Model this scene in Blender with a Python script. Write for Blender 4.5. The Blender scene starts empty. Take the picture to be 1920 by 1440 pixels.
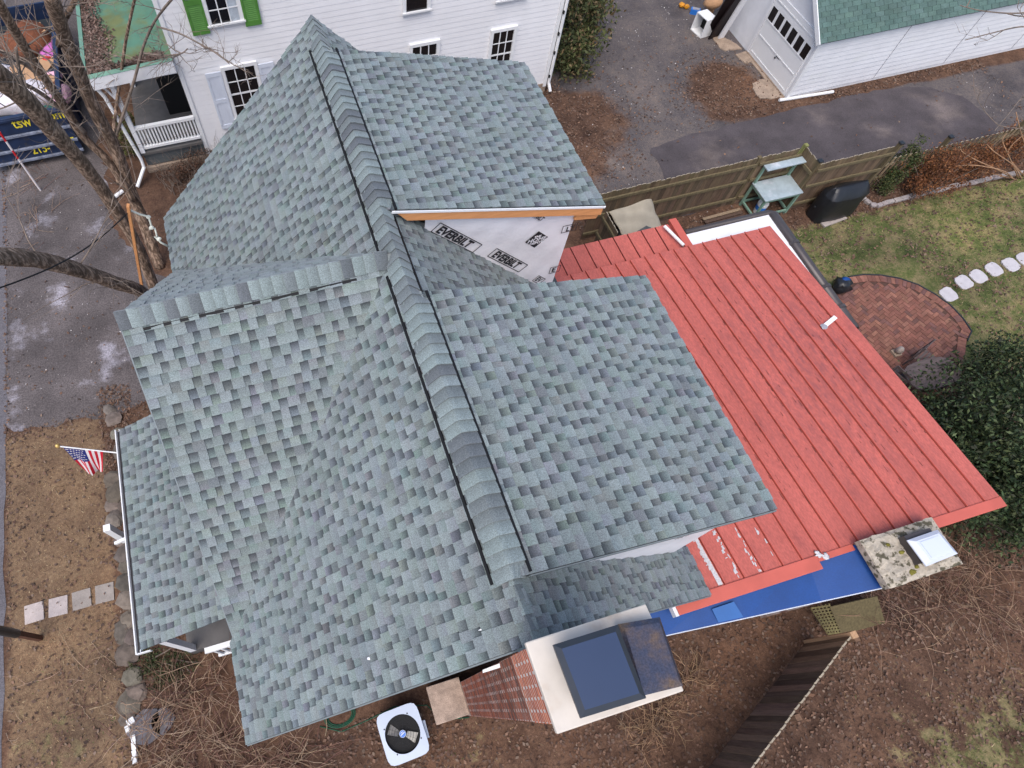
import bpy, math, random
import numpy as np
from mathutils import Vector, Matrix
random.seed(7)
rng = np.random.default_rng(7)

# ------------------------------------------------------------------ camera
scene = bpy.context.scene
HC = 14.0                                      # the drone's height above the ground
F, PPX, PPY = 1183.62, 765.25, 744.39          # focal length and principal point in photo pixels (1920 x 1440)
YAW, PITCH, ROLL = 0.28842532, -0.460331465, 0.00464287705
def _rot():
    cy, sy = math.cos(YAW), math.sin(YAW); cp, sp = math.cos(PITCH), math.sin(PITCH); cr, sr = math.cos(ROLL), math.sin(ROLL)
    B = np.array([[1, 0, 0], [0, -1, 0], [0, 0, -1.]])
    Rz = np.array([[cy, -sy, 0], [sy, cy, 0], [0, 0, 1]])
    Rx = np.array([[1, 0, 0], [0, cp, -sp], [0, sp, cp]])
    Rr = np.array([[cr, -sr, 0], [sr, cr, 0], [0, 0, 1]])
    return Rr @ Rx @ B @ Rz
CM = _rot()
cam_d = bpy.data.cameras.new('camera'); cam = bpy.data.objects.new('camera', cam_d)
scene.collection.objects.link(cam); scene.camera = cam
cam_d.sensor_fit = 'HORIZONTAL'; cam_d.sensor_width = 36.0; cam_d.lens = F / 1920 * 36
cam_d.shift_x = (960 - PPX) / 1920; cam_d.shift_y = (PPY - 720) / 1920
cam_d.clip_start = 0.1; cam_d.clip_end = 2000
mw = Matrix.Identity(4)
for r in range(3):
    mw[r][0] = CM[0][r]; mw[r][1] = -CM[1][r]; mw[r][2] = -CM[2][r]
mw[2][3] = HC
cam.matrix_world = mw
# survey helpers: a sight line of the camera met with a plane of known height, depth or width
def _ray(u, v): return CM.T @ np.array([(u - PPX) / F, (v - PPY) / F, 1.0])
def PZ(u, v, z): d = _ray(u, v); p = d * ((z - HC) / d[2]); return Vector((p[0], p[1], z))
def PY(u, v, y): d = _ray(u, v); p = d * (y / d[1]); return Vector((p[0], y, p[2] + HC))
def PX(u, v, x): d = _ray(u, v); p = d * (x / d[0]); return Vector((x, p[1], p[2] + HC))

# ------------------------------------------------------------------ sky, sun, exposure
SUN_EL, SUN_AZ = math.radians(62), math.radians(215)
world = bpy.data.worlds.new('World'); scene.world = world; world.use_nodes = True
nt = world.node_tree
sky = nt.nodes.new('ShaderNodeTexSky'); sky.sky_type = 'NISHITA'; sky.sun_disc = False
sky.sun_elevation = SUN_EL; sky.sun_rotation = SUN_AZ
sky.air_density = 1.0; sky.dust_density = 3.0; sky.ozone_density = 1.0
bg = nt.nodes['Background']; bg.inputs['Strength'].default_value = 0.15
nt.links.new(sky.outputs[0], bg.inputs[0])
sun_d = bpy.data.lights.new('sun', 'SUN'); sun = bpy.data.objects.new('sun', sun_d); scene.collection.objects.link(sun)
sun_d.energy = 1.0; sun_d.angle = math.radians(40); sun_d.color = (1.0, 0.975, 0.94)
sdir = Vector((math.sin(SUN_AZ) * math.cos(SUN_EL), math.cos(SUN_AZ) * math.cos(SUN_EL), math.sin(SUN_EL)))
sun.rotation_euler = (-sdir).to_track_quat('-Z', 'Y').to_euler(); sun.location = sdir * 60
scene.view_settings.view_transform = 'Standard'; scene.view_settings.look = 'None'
scene.view_settings.gamma = 1.0; scene.view_settings.use_curve_mapping = False
scene.view_settings.exposure = 0.68
scene.render.engine = 'CYCLES'
scene.cycles.max_bounces = 4; scene.cycles.diffuse_bounces = 2; scene.cycles.glossy_bounces = 2

# ------------------------------------------------------------------ materials
def mat(name, color, rough=0.8, var=0.0, scale=8.0, attr=None, spec=0.3, metal=0.0, bump=0.0, bscale=None, stretch=None, col2=None, c2scale=2.0, c2lo=0.45, c2hi=0.6, detail=6.0, fine=0.0, fscale=200.0, coat=0.0, emis=None, trans=0.0, alpha=None):
    m = bpy.data.materials.new(name); m.use_nodes = True
    n = m.node_tree.nodes; l = m.node_tree.links; b = n['Principled BSDF']
    b.inputs['Roughness'].default_value = rough; b.inputs['Metallic'].default_value = metal
    b.inputs['Specular IOR Level'].default_value = spec
    if coat: b.inputs['Coat Weight'].default_value = coat; b.inputs['Coat Roughness'].default_value = 0.2
    tc = n.new('ShaderNodeTexCoord'); src = tc.outputs['Object']
    if stretch:
        mp = n.new('ShaderNodeMapping'); mp.inputs['Scale'].default_value = stretch; l.new(src, mp.inputs['Vector']); src = mp.outputs[0]
    if attr:
        a = n.new('ShaderNodeAttribute'); a.attribute_name = attr; cur = a.outputs['Color']
    else:
        r = n.new('ShaderNodeRGB'); r.outputs[0].default_value = (*color, 1); cur = r.outputs[0]
    def mixn(fac, a_, b_, mode='MIX'):
        x = n.new('ShaderNodeMix'); x.data_type = 'RGBA'; x.blend_type = mode
        if isinstance(fac, float): x.inputs[0].default_value = fac
        else: l.new(fac, x.inputs[0])
        for s, k in ((a_, 6), (b_, 7)):
            if isinstance(s, tuple): x.inputs[k].default_value = (*s, 1)
            else: l.new(s, x.inputs[k])
        return x.outputs[2]
    def noise(sc, det=detail, rgh=0.6):
        t = n.new('ShaderNodeTexNoise'); t.inputs['Scale'].default_value = sc; t.inputs['Detail'].default_value = det; t.inputs['Roughness'].default_value = rgh
        l.new(src, t.inputs['Vector']); return t.outputs['Fac']
    def ramp(fac, lo, hi, a_=0.0, b_=1.0):
        q = n.new('ShaderNodeMapRange'); q.inputs[1].default_value = lo; q.inputs[2].default_value = hi; q.inputs[3].default_value = a_; q.inputs[4].default_value = b_
        q.interpolation_type = 'SMOOTHSTEP'; l.new(fac, q.inputs[0]); return q.outputs[0]
    if col2 is not None: cur = mixn(ramp(noise(c2scale), c2lo, c2hi), cur, col2)
    if var:
        g = ramp(noise(scale), 0.25, 0.75, 1 - var, 1 + var)
        cc = n.new('ShaderNodeCombineXYZ')
        for k in range(3): l.new(g, cc.inputs[k])
        cur = mixn(1.0, cur, cc.outputs[0], 'MULTIPLY')
    if fine:
        g = ramp(noise(fscale, 2.0, 0.7), 0.3, 0.7, 1 - fine, 1 + fine)
        cc = n.new('ShaderNodeCombineXYZ')
        for k in range(3): l.new(g, cc.inputs[k])
        cur = mixn(1.0, cur, cc.outputs[0], 'MULTIPLY')
    l.new(cur, b.inputs['Base Color'])
    if bump:
        bp = n.new('ShaderNodeBump'); bp.inputs['Strength'].default_value = bump; bp.inputs['Distance'].default_value = 0.02
        l.new(noise(bscale or scale), bp.inputs['Height']); l.new(bp.outputs[0], b.inputs['Normal'])
    if emis: b.inputs['Emission Color'].default_value = (*emis[0], 1); b.inputs['Emission Strength'].default_value = emis[1]
    if trans: b.inputs['Transmission Weight'].default_value = trans
    return m
M = {}
M['shingle'] = mat('shingle', (0, 0, 0), 0.8, 0.09, 1.3, attr='Col', spec=0.45, fine=0.30, fscale=80.0, detail=3.0)
_b = M['shingle'].node_tree.nodes['Principled BSDF']; _b.inputs['Sheen Weight'].default_value = 0.22; _b.inputs['Sheen Roughness'].default_value = 0.45; _b.inputs['Sheen Tint'].default_value = (0.9, 0.95, 1.0, 1)
M['deck'] = mat('roof_deck', (0.07, 0.08, 0.085), 0.9, 0.1)
M['dripmetal'] = mat('drip_edge_metal', (0.20, 0.23, 0.24), 0.6, 0.1)
M['black'] = mat('black_plastic', (0.008, 0.008, 0.009), 0.6, spec=0.3)
M['red'] = mat('red_metal', (0.49, 0.122, 0.094), 0.55, 0.12, 0.9, spec=0.35, col2=(0.34, 0.088, 0.074), c2scale=2.2, c2lo=0.50, c2hi=0.82, stretch=(1.5, 0.55, 1), fine=0.14, fscale=26)
M['redtrim'] = mat('red_trim', (0.52, 0.112, 0.080), 0.55, 0.10, 2.0, spec=0.45)
M['seam'] = mat('red_seam', (0.20, 0.038, 0.032), 0.5, 0.25, 12.0, spec=0.4)
M['rust'] = mat('dirt_streak', (0.11, 0.035, 0.032), 0.8, 0.5, 30.0)
M['peel'] = mat('bare_metal', (0.55, 0.53, 0.53), 0.6, 0.2, 40.0)
M['white'] = mat('white_paint', (0.80, 0.80, 0.80), 0.55, 0.03, 2.0, spec=0.35)
M['siding'] = mat('white_siding', (0.86, 0.85, 0.86), 0.5, 0.04, 1.2, spec=0.35)
M['dirtywhite'] = mat('weathered_white', (0.78, 0.78, 0.80), 0.6, 0.05, 3.0, col2=(0.68, 0.69, 0.67), c2scale=1.5, c2lo=0.55, c2hi=0.8)
M['wrap'] = mat('house_wrap', (0.80, 0.79, 0.82), 0.45, 0.04, 3.0, spec=0.4, bump=0.35, bscale=5.0)
M['ink'] = mat('black_ink', (0.02, 0.02, 0.025), 0.6)
M['inkgrey'] = mat('grey_ink', (0.30, 0.30, 0.33), 0.6)
M['pine'] = mat('new_lumber', (0.66, 0.30, 0.12), 0.6, 0.10, 2.0, stretch=(1, 12, 12), fine=0.05)
M['blue'] = mat('blue_sheet', (0.010, 0.058, 0.225), 0.42, 0.10, 2.0, spec=0.4, fine=0.06, fscale=40)
M['blue2'] = mat('blue_patch', (0.03, 0.115, 0.33), 0.45, 0.08, 3.0, spec=0.4)
M['bluewall'] = mat('blue_siding', (0.03, 0.07, 0.20), 0.6, 0.1)
M['brick'] = mat('brick', (0, 0, 0), 0.85, 0.18, 9.0, attr='Col', fine=0.15, fscale=60)
M['mortar'] = mat('mortar', (0.62, 0.55, 0.50), 0.95, 0.2, 8.0)
M['darkmortar'] = mat('sooty_mortar', (0.48, 0.38, 0.33), 0.95, 0.35, 5.0, col2=(.16, .08, .06), c2scale=2.5, c2lo=.46, c2hi=.62)
M['crown'] = mat('mortar_crown', (0.64, 0.575, 0.50), 0.85, 0.08, 3.0, col2=(0.50, 0.38, 0.28), c2scale=2.0, c2lo=0.52, c2hi=0.80)
M['slab'] = mat('concrete_slab', (0.36, 0.27, 0.21), 0.95, 0.25, 7.0, fine=0.2, fscale=50)
M['capmetal'] = mat('dark_metal_lid', (0.032, 0.052, 0.105), 0.30, 0.03, 2.0, spec=0.6, metal=0.15)
M['capmetal2'] = mat('dark_metal_flange', (0.045, 0.05, 0.06), 0.35, 0.1, 4.0, spec=0.5, metal=0.4)
M['rustmetal'] = mat('stained_metal', (0.05, 0.06, 0.10), 0.4, 0.1, 3.0, spec=0.5, metal=0.4, col2=(0.17, 0.105, 0.055), c2scale=3.0, c2lo=0.42, c2hi=0.70, fine=.25, fscale=60)
M['mossconc'] = mat('mossy_concrete', (0.42, 0.365, 0.29), 0.95, 0.25, 12.0, col2=(0.10, 0.088, 0.058), c2scale=10.0, c2lo=0.50, c2hi=0.60, bump=0.8, bscale=12.0)
M['moss'] = mat('moss', (0.17, 0.15, 0.03), 1.0, 0.4, 20.0)
M['whitecap'] = mat('white_metal_cap', (0.60, 0.64, 0.73), 0.35, 0.02, 2.0, spec=0.5)
M['membrane'] = mat('white_membrane', (0.78, 0.78, 0.80), 0.5, 0.07, 1.5)
M['gutter'] = mat('dark_gutter', (0.075, 0.065, 0.065), 0.4, 0.1, 2.0, spec=0.5, metal=0.3)
M['glass'] = mat('dark_glass', (0.012, 0.011, 0.012), 0.12, spec=0.5)
M['curtain'] = mat('curtain', (0.45, 0.50, 0.55), 0.8, 0.2, 5.0)
M['shutter'] = mat('green_shutter', (0.085, 0.235, 0.045), 0.6, 0.12, 4.0)
M['paleshutter'] = mat('pale_shutter', (0.66, 0.70, 0.78), 0.6, 0.03, 2.0)
M['greenroof'] = mat('green_porch_roof', (0.085, 0.195, 0.135), 0.6, 0.12, 3.0, col2=(0.135, 0.155, 0.060), c2scale=0.9, c2lo=0.42, c2hi=0.62)
M['greentrim'] = mat('green_trim', (0.14, 0.27, 0.205), 0.6, 0.1, 3.0)
M['porchfloor'] = mat('porch_floor', (0.115, 0.108, 0.105), 0.8, 0.2, 2.0)
M['porchbase'] = mat('porch_skirt', (0.09, 0.10, 0.105), 0.8, 0.2, 2.0)
M['garageroof'] = mat('garage_shingle', (0, 0, 0), 0.95, 0.15, 3.0, attr='Col', fine=0.2, fscale=60)
M['wood'] = mat('fence_wood', (0, 0, 0), 0.9, 0.25, 3.0, attr='Col', stretch=(8, 8, 0.7), fine=0.15, fscale=30)
M['bark'] = mat('bark', (0.135, 0.088, 0.060), 0.95, 0.45, 6.0, stretch=(1.3, 1.3, 0.35), bump=2.2, bscale=15.0, col2=(0.36, 0.25, 0.18), c2scale=16.0, c2lo=0.44, c2hi=0.60, detail=4.0)
M['twig'] = mat('twig', (0.20, 0.155, 0.125), 0.9, 0.3, 6.0)
M['bramble'] = mat('bramble', (0, 0, 0), 0.9, 0.2, 6.0, attr='Col')
M['leaf'] = mat('leaf', (0, 0, 0), 0.7, 0.15, 5.0, attr='Col', spec=0.35)
M['litter'] = mat('leaf_litter', (0, 0, 0), 0.9, 0.1, 9.0, attr='Col')
M['asphalt'] = mat('asphalt', (0.078, 0.066, 0.070), 0.95, 0.22, 1.2, fine=0.22, fscale=45, col2=(0.16, 0.13, 0.12), c2scale=0.55, c2lo=0.52, c2hi=0.75)
M['road'] = mat('road_asphalt', (0.13, 0.12, 0.13), 0.95, 0.12, 2.0, fine=0.3, fscale=40)
M['apron'] = mat('gravel_apron', (0.108, 0.092, 0.090), 0.95, 0.35, 0.7, fine=0.32, fscale=26, col2=(0.30, 0.28, 0.31), c2scale=0.85, c2lo=0.55, c2hi=0.72)
M['patiobrick'] = mat('patio_brick', (0, 0, 0), 0.85, 0.2, 5.0, attr='Col', fine=0.12, fscale=50)
M['sandjoint'] = mat('joint_sand', (0.085, 0.045, 0.034), 0.95, 0.3, 9.0)
M['stone'] = mat('field_stone', (0, 0, 0), 0.95, 0.3, 6.0, attr='Col', bump=0.6, bscale=10)
M['paver'] = mat('concrete_paver', (0.36, 0.31, 0.28), 0.9, 0.15, 5.0, fine=0.15, fscale=60)
M['whitestone'] = mat('pale_stepping_stone', (0.50, 0.47, 0.48), 0.85, 0.08, 6.0)
M['acwhite'] = mat('painted_steel', (0.52, 0.58, 0.68), 0.4, 0.03, 3.0, spec=0.5)
M['acdark'] = mat('coil_dark', (0.02, 0.022, 0.022), 0.7, 0.3, 10.0)
M['fangrey'] = mat('fan_blade', (0.28, 0.27, 0.25), 0.5, 0.15, 8.0, metal=0.3)
M['acblue'] = mat('badge_blue', (0.10, 0.22, 0.62), 0.4)
M['navy'] = mat('navy_steel', (0.012, 0.024, 0.062), 0.5, 0.3, 4.0, spec=0.4, col2=(0.05, 0.045, 0.045), c2scale=2.5, c2lo=0.55, c2hi=0.7)
M['navylight'] = mat('worn_steel', (0.18, 0.20, 0.26), 0.5, 0.4, 6.0)
M['yellow'] = mat('yellow_paint', (0.72, 0.58, 0.04), 0.6)
M['cardboard'] = mat('cardboard', (0.46, 0.27, 0.15), 0.8, 0.1, 3.0)
M['bagwhite'] = mat('white_bag', (0.70, 0.66, 0.70), 0.5, 0.15, 4.0, col2=(0.62, 0.36, 0.45), c2scale=3.0, c2lo=0.62, c2hi=0.75)
M['bagdark'] = mat('dark_bag', (0.03, 0.035, 0.04), 0.4, 0.2, 5.0)
M['pink'] = mat('pink_cloth', (0.55, 0.16, 0.45), 0.7, 0.2, 4.0)
M['palepink'] = mat('pale_pink', (0.70, 0.40, 0.50), 0.7, 0.1, 4.0)
M['redpaint'] = mat('red_paint', (0.55, 0.02, 0.025), 0.6)
M['greenbox'] = mat('green_plastic', (0.015, 0.09, 0.065), 0.5)
M['rustybrush'] = mat('dry_brush', (0.17, 0.06, 0.03), 0.9, 0.3, 9.0)
M['flagred'] = mat('flag_red', (0.52, 0.012, 0.03), 0.7)
M['flagwhite'] = mat('flag_white', (0.72, 0.66, 0.66), 0.7)
M['flagblue'] = mat('flag_blue', (0.015, 0.025, 0.16), 0.7)
M['gold'] = mat('gold_finial', (0.70, 0.46, 0.16), 0.35, metal=0.5)
M['benchpaint'] = mat('bench_green', (0.20, 0.32, 0.25), 0.6, 0.15, 4.0)
M['benchtop'] = mat('galvanised_top', (0.42, 0.50, 0.53), 0.45, 0.14, 4.0, metal=0.2, col2=(0.58, 0.62, 0.66), c2scale=3.0, c2lo=0.5, c2hi=0.7)
M['cover'] = mat('black_vinyl', (0.014, 0.015, 0.018), 0.38, 0.2, 3.0, spec=0.45, bump=0.5, bscale=4.0)
M['canvas'] = mat('canvas_tarp', (0.40, 0.36, 0.29), 0.9, 0.10, 3.0, bump=0.4, bscale=5.0)
M['brownboard'] = mat('dark_brown_panel', (0.012, 0.006, 0.007), 0.5, 0.3, 3.0)
M['orangetoy'] = mat('orange_plastic', (0.62, 0.26, 0.02), 0.5)
M['bluetoy'] = mat('blue_plastic', (0.03, 0.18, 0.60), 0.5)
M['hose'] = mat('green_hose', (0.008, 0.085, 0.045), 0.45)
M['wire'] = mat('black_wire', (0.015, 0.015, 0.016), 0.6)
M['whitewire'] = mat('white_cable', (0.66, 0.68, 0.60), 0.6)
M['postbrown'] = mat('stained_post', (0.10, 0.045, 0.028), 0.7, 0.2, 4.0)
M['blackmetal'] = mat('black_metal', (0.02, 0.022, 0.025), 0.4, spec=0.5)
M['conc'] = mat('old_concrete', (0.33, 0.25, 0.19), 0.95, 0.2, 4.0, fine=0.15, fscale=30)
M['tablewood'] = mat('weathered_tabletop', (0.115, 0.088, 0.085), 0.8, 0.3, 3.0, stretch=(1, 7, 1))

def wear_on_red():                                # old runoff staining, strongest where the roof stays wet
    m = M['red']; n, l = m.node_tree.nodes, m.node_tree.links; b = n['Principled BSDF']; src = b.inputs['Base Color'].links[0].from_socket
    a = n.new('ShaderNodeAttribute'); a.attribute_name = 'Col'; sp = n.new('ShaderNodeSeparateColor'); l.new(a.outputs['Color'], sp.inputs[0])
    tc = n.new('ShaderNodeTexCoord'); mp = n.new('ShaderNodeMapping'); mp.inputs['Scale'].default_value = (3.0, .9, 1); l.new(tc.outputs['Object'], mp.inputs['Vector'])
    t = n.new('ShaderNodeTexNoise'); t.inputs['Scale'].default_value = 5.0; t.inputs['Detail'].default_value = 6; t.inputs['Roughness'].default_value = .75; l.new(mp.outputs[0], t.inputs['Vector'])
    q = n.new('ShaderNodeMapRange'); q.inputs[1].default_value = .40; q.inputs[2].default_value = .66; q.interpolation_type = 'SMOOTHSTEP'; l.new(t.outputs['Fac'], q.inputs[0])
    k = n.new('ShaderNodeMath'); k.operation = 'MULTIPLY'; l.new(q.outputs[0], k.inputs[0]); l.new(sp.outputs[0], k.inputs[1])
    x = n.new('ShaderNodeMix'); x.data_type = 'RGBA'; l.new(k.outputs[0], x.inputs[0]); l.new(src, x.inputs[6]); x.inputs[7].default_value = (.29, .085, .080, 1); l.new(x.outputs[2], b.inputs['Base Color'])
wear_on_red()
# ------------------------------------------------------------------ mesh builder
COL = scene.collection
class MB:
    def __init__(s): s.v = []; s.f = []; s.c = []; s.mi = []; s.n = 0; s.mat_i = 0
    def add(s, verts, faces, col=None):
        o = s.n; verts = [tuple(p) for p in verts]
        s.v += verts; s.n += len(verts)
        if col is None: col = (0.5, 0.5, 0.5)
        s.c += (list(col) if isinstance(col[0], (tuple, list)) else [col] * len(verts))
        s.f += [tuple(i + o for i in f) for f in faces]; s.mi += [s.mat_i] * len(faces)
        return s
    def quad(s, a, b, c, d, col=None): return s.add([a, b, c, d], [(0, 1, 2, 3)], col)
    def box(s, lo, hi, col=None, rot=0.0, about=None):
        x0, y0, z0 = lo; x1, y1, z1 = hi
        P = [(x0, y0, z0), (x1, y0, z0), (x1, y1, z0), (x0, y1, z0), (x0, y0, z1), (x1, y0, z1), (x1, y1, z1), (x0, y1, z1)]
        if rot:
            cx, cy = about or ((x0 + x1) / 2, (y0 + y1) / 2); c_, s_ = math.cos(rot), math.sin(rot)
            P = [(cx + (x - cx) * c_ - (y - cy) * s_, cy + (x - cx) * s_ + (y - cy) * c_, z) for x, y, z in P]
        return s.add(P, [(0, 3, 2, 1), (4, 5, 6, 7), (0, 1, 5, 4), (1, 2, 6, 5), (2, 3, 7, 6), (3, 0, 4, 7)], col)
    def bar(s, a, b, w, h, col=None, up=(0, 0, 1)):
        a, b = Vector(a), Vector(b); d = (b - a).normalized(); up = Vector(up)
        if abs(d.dot(up)) > 0.98: up = Vector((1, 0, 0))
        x = d.cross(up).normalized(); y = x.cross(d).normalized(); P = []
        for p in (a, b):
            for i, j in ((-1, -1), (1, -1), (1, 1), (-1, 1)): P.append(p + x * (i * w / 2) + y * (j * h / 2))
        return s.add(P, [(0, 1, 2, 3), (7, 6, 5, 4), (0, 4, 5, 1), (1, 5, 6, 2), (2, 6, 7, 3), (3, 7, 4, 0)], col)
    def prism(s, poly, z0, z1, col=None):
        n = len(poly); area = sum(poly[i][0] * poly[(i + 1) % n][1] - poly[(i + 1) % n][0] * poly[i][1] for i in range(n))
        if area < 0: poly = poly[::-1]
        zt = z1 if callable(z1) else (lambda x, y: z1); zb = z0 if callable(z0) else (lambda x, y: z0)
        P = [(x, y, zb(x, y)) for x, y in poly] + [(x, y, zt(x, y)) for x, y in poly]
        F_ = [tuple(range(n - 1, -1, -1)), tuple(range(n, 2 * n))] + [(i, (i + 1) % n, n + (i + 1) % n, n + i) for i in range(n)]
        return s.add(P, F_, col)
    def tube(s, pts, rad, n=8, col=None, caps=True):
        pts = [Vector(p) for p in pts]; m = len(pts)
        if not isinstance(rad, (list, tuple)): rad = [rad] * m
        P = []; prev = None
        for i, p in enumerate(pts):
            d = (pts[min(i + 1, m - 1)] - pts[max(i - 1, 0)]).normalized()
            if prev is None:
                x = d.cross(Vector((0, 0, 1)) if abs(d.z) < 0.9 else Vector((1, 0, 0))).normalized()
            else:
                x = (prev - d * prev.dot(d)).normalized()
            prev = x; y = d.cross(x)
            for k in range(n):
                a = 2 * math.pi * k / n; P.append(p + (x * math.cos(a) + y * math.sin(a)) * rad[i])
        F_ = []
        for i in range(m - 1):
            for k in range(n): F_.append((i * n + k, i * n + (k + 1) % n, (i + 1) * n + (k + 1) % n, (i + 1) * n + k))
        if caps: F_ += [tuple(range(n - 1, -1, -1)), tuple((m - 1) * n + k for k in range(n))]
        return s.add(P, F_, col)
    def disc(s, c, r, z, n=24, col=None):
        return s.add([(c[0] + r * math.cos(2 * math.pi * k / n), c[1] + r * math.sin(2 * math.pi * k / n), z) for k in range(n)], [tuple(range(n))], col)
    def blob(s, c, r, seed=0, nseg=9, nring=6, jit=0.18, col=None):
        rd = random.Random(seed); P = []; F_ = []
        P.append((c[0], c[1], c[2] - r[2]))
        for i in range(1, nring):
            th = math.pi * i / nring
            for k in range(nseg):
                q = 1 + rd.uniform(-jit, jit); a = 2 * math.pi * k / nseg
                P.append((c[0] + r[0] * q * math.sin(th) * math.cos(a), c[1] + r[1] * q * math.sin(th) * math.sin(a), c[2] - r[2] * math.cos(th) * (1 + rd.uniform(-jit, jit) * .4)))
        P.append((c[0], c[1], c[2] + r[2])); last = len(P) - 1
        for k in range(nseg): F_.append((0, 1 + (k + 1) % nseg, 1 + k))
        for i in range(nring - 2):
            for k in range(nseg):
                a = 1 + i * nseg; F_.append((a + k, a + (k + 1) % nseg, a + nseg + (k + 1) % nseg, a + nseg + k))
        a = 1 + (nring - 2) * nseg
        for k in range(nseg): F_.append((a + k, a + (k + 1) % nseg, last))
        return s.add(P, F_, col)
    def build(s, name, m, parent=None, smooth=False, bevel=0.0, kind=None):
        me = bpy.data.meshes.new(name); me.from_pydata(s.v, [], s.f); me.update()
        at = me.color_attributes.new('Col', 'FLOAT_COLOR', 'POINT')
        if s.n:
            a = np.ones((s.n, 4), dtype=np.float32); a[:, :3] = np.array(s.c, dtype=np.float32); at.data.foreach_set('color', a.ravel())
        ms = m if isinstance(m, (list, tuple)) else [m]
        for q in ms: me.materials.append(M[q] if isinstance(q, str) else q)
        if len(ms) > 1: me.polygons.foreach_set('material_index', s.mi)
        if smooth: me.polygons.foreach_set('use_smooth', [True] * len(me.polygons))
        o = bpy.data.objects.new(name, me); COL.objects.link(o)
        if parent is not None: o.parent = parent
        if bevel:
            b = o.modifiers.new('bevel', 'BEVEL'); b.width = bevel; b.segments = 2; b.limit_method = 'ANGLE'
        if kind: o['kind'] = kind
        return o
def np_mesh(name, V, Fq, C, m, parent=None, kind=None):          # many tris/quads from arrays
    me = bpy.data.meshes.new(name); k = Fq.shape[1]
    me.vertices.add(len(V)); me.vertices.foreach_set('co', np.asarray(V, np.float32).ravel())
    me.loops.add(Fq.size); me.loops.foreach_set('vertex_index', Fq.astype(np.int32).ravel())
    me.polygons.add(len(Fq)); me.polygons.foreach_set('loop_start', np.arange(0, Fq.size, k, dtype=np.int32))
    me.update(calc_edges=True)
    at = me.color_attributes.new('Col', 'FLOAT_COLOR', 'POINT')
    a = np.ones((len(V), 4), np.float32); a[:, :3] = C; at.data.foreach_set('color', a.ravel())
    me.materials.append(M[m]); o = bpy.data.objects.new(name, me); COL.objects.link(o)
    if parent is not None: o.parent = parent
    if kind: o['kind'] = kind
    return o
def tag(o, label, cat, group=None, kind=None):
    o['label'] = label; o['category'] = cat
    if group: o['group'] = group
    if kind: o['kind'] = kind
    return o
def thing(name, label, cat, group=None):
    o = bpy.data.objects.new(name, None); COL.objects.link(o); return tag(o, label, cat, group)
def struct(o): o['kind'] = 'structure'; return o
def jit(c, a):
    k = 1 + random.uniform(-a, a); return tuple(max(0.003, q * k * (1 + random.uniform(-a, a) * .18)) for q in c)
def text(s_, size, origin, xdir, ydir, m, name, parent, shear=0.0, bold=0.0, sx=1.0, lift=0.004, align='LEFT'):
    cu = bpy.data.curves.new(name, 'FONT'); cu.body = s_; cu.size = size; cu.offset = bold; cu.shear = shear; cu.align_x = align; cu.align_y = 'CENTER' if align == 'CENTER' else 'BOTTOM_BASELINE'
    cu.resolution_u = 3
    t = bpy.data.objects.new(name, cu); COL.objects.link(t)
    dg = bpy.context.evaluated_depsgraph_get(); me = bpy.data.meshes.new_from_object(t.evaluated_get(dg))
    bpy.data.objects.remove(t)
    X = Vector(xdir).normalized(); Yv = Vector(ydir); Yv = (Yv - X * Yv.dot(X)).normalized(); Z = X.cross(Yv)
    o_ = Vector(origin) + Z * lift
    me.transform(Matrix(((X.x * sx, Yv.x, Z.x, o_.x), (X.y * sx, Yv.y, Z.y, o_.y), (X.z * sx, Yv.z, Z.z, o_.z), (0, 0, 0, 1))))
    me.materials.clear(); me.materials.append(M[m])
    o = bpy.data.objects.new(name, me); COL.objects.link(o); o.parent = parent
    return o

# ================================================================== GROUND
def sdbox(x, y, x0, x1, y0, y1, soft):
    d = np.maximum(np.maximum(x0 - x, x - x1), np.maximum(y0 - y, y - y1)); return np.clip(0.5 - d / soft, 0, 1)
def disc(x, y, cx, cy, r, soft): return np.clip((r - np.hypot(x - cx, y - cy)) / soft + 0.5, 0, 1)
def zones(x, y):                                   # where each kind of ground cover grows or lies
    tan = sdbox(x, y, -7.6, -5.35, -40, 8.3, 0.7)
    green = np.maximum(sdbox(x, y, 11.2, 80, 3.2, 8.7, 0.5) * np.where(x < 12.2, 0.55, 0.9), sdbox(x, y, 8.8, 60, -40, -2.6, 2.4) * 0.56)
    green = np.maximum(green, disc(x, y, 1.1, -1.0, 0.9, 1.6) * 0.34)
    green = np.maximum(green, disc(x, y, 5.2, -1.1, 1.0, 1.6) * 0.16)
    green = np.maximum(green, sdbox(x, y, -7.6, -6.0, -20, 2.2, 1.4) * 0.45)
    tan = np.maximum(tan, sdbox(x, y, 17.5, 80, 5.5, 8.6, 1.5) * 0.45)
    grav = np.maximum(sdbox(x, y, 9.3, 60, 10.2, 60, 1.8), sdbox(x, y, 21.5, 60, 9.4, 60, 0.8))
    grav = grav * (1 - disc(x, y, 9.9, 14.4, 1.7, 2.2) * 0.85) * (1 - disc(x, y, 15.2, 14.4, 1.5, 1.5) * 0.9) * (1 - disc(x, y, 16.6, 13.2, 1.2, 0.8) * 0.9)
    grav = grav * (1 - sdbox(x, y, 16.9, 30, 13.05, 13.8, 0.5))
    return tan, green, grav
xs = np.concatenate([[-700, -300, -120, -60, -30, -18, -12], np.arange(-10, 30.01, 0.2), [34, 45, 70, 120, 300, 700]])
ys = np.concatenate([[-700, -300, -120, -50, -25, -14, -9], np.arange(-6.4, 30.01, 0.2), [34, 45, 70, 120, 300, 700]])
GX, GY = np.meshgrid(xs, ys); nx, ny = len(xs), len(ys)
t_, g_, v_ = zones(GX.ravel(), GY.ravel())
idx = np.arange(nx * ny).reshape(ny, nx)
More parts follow.
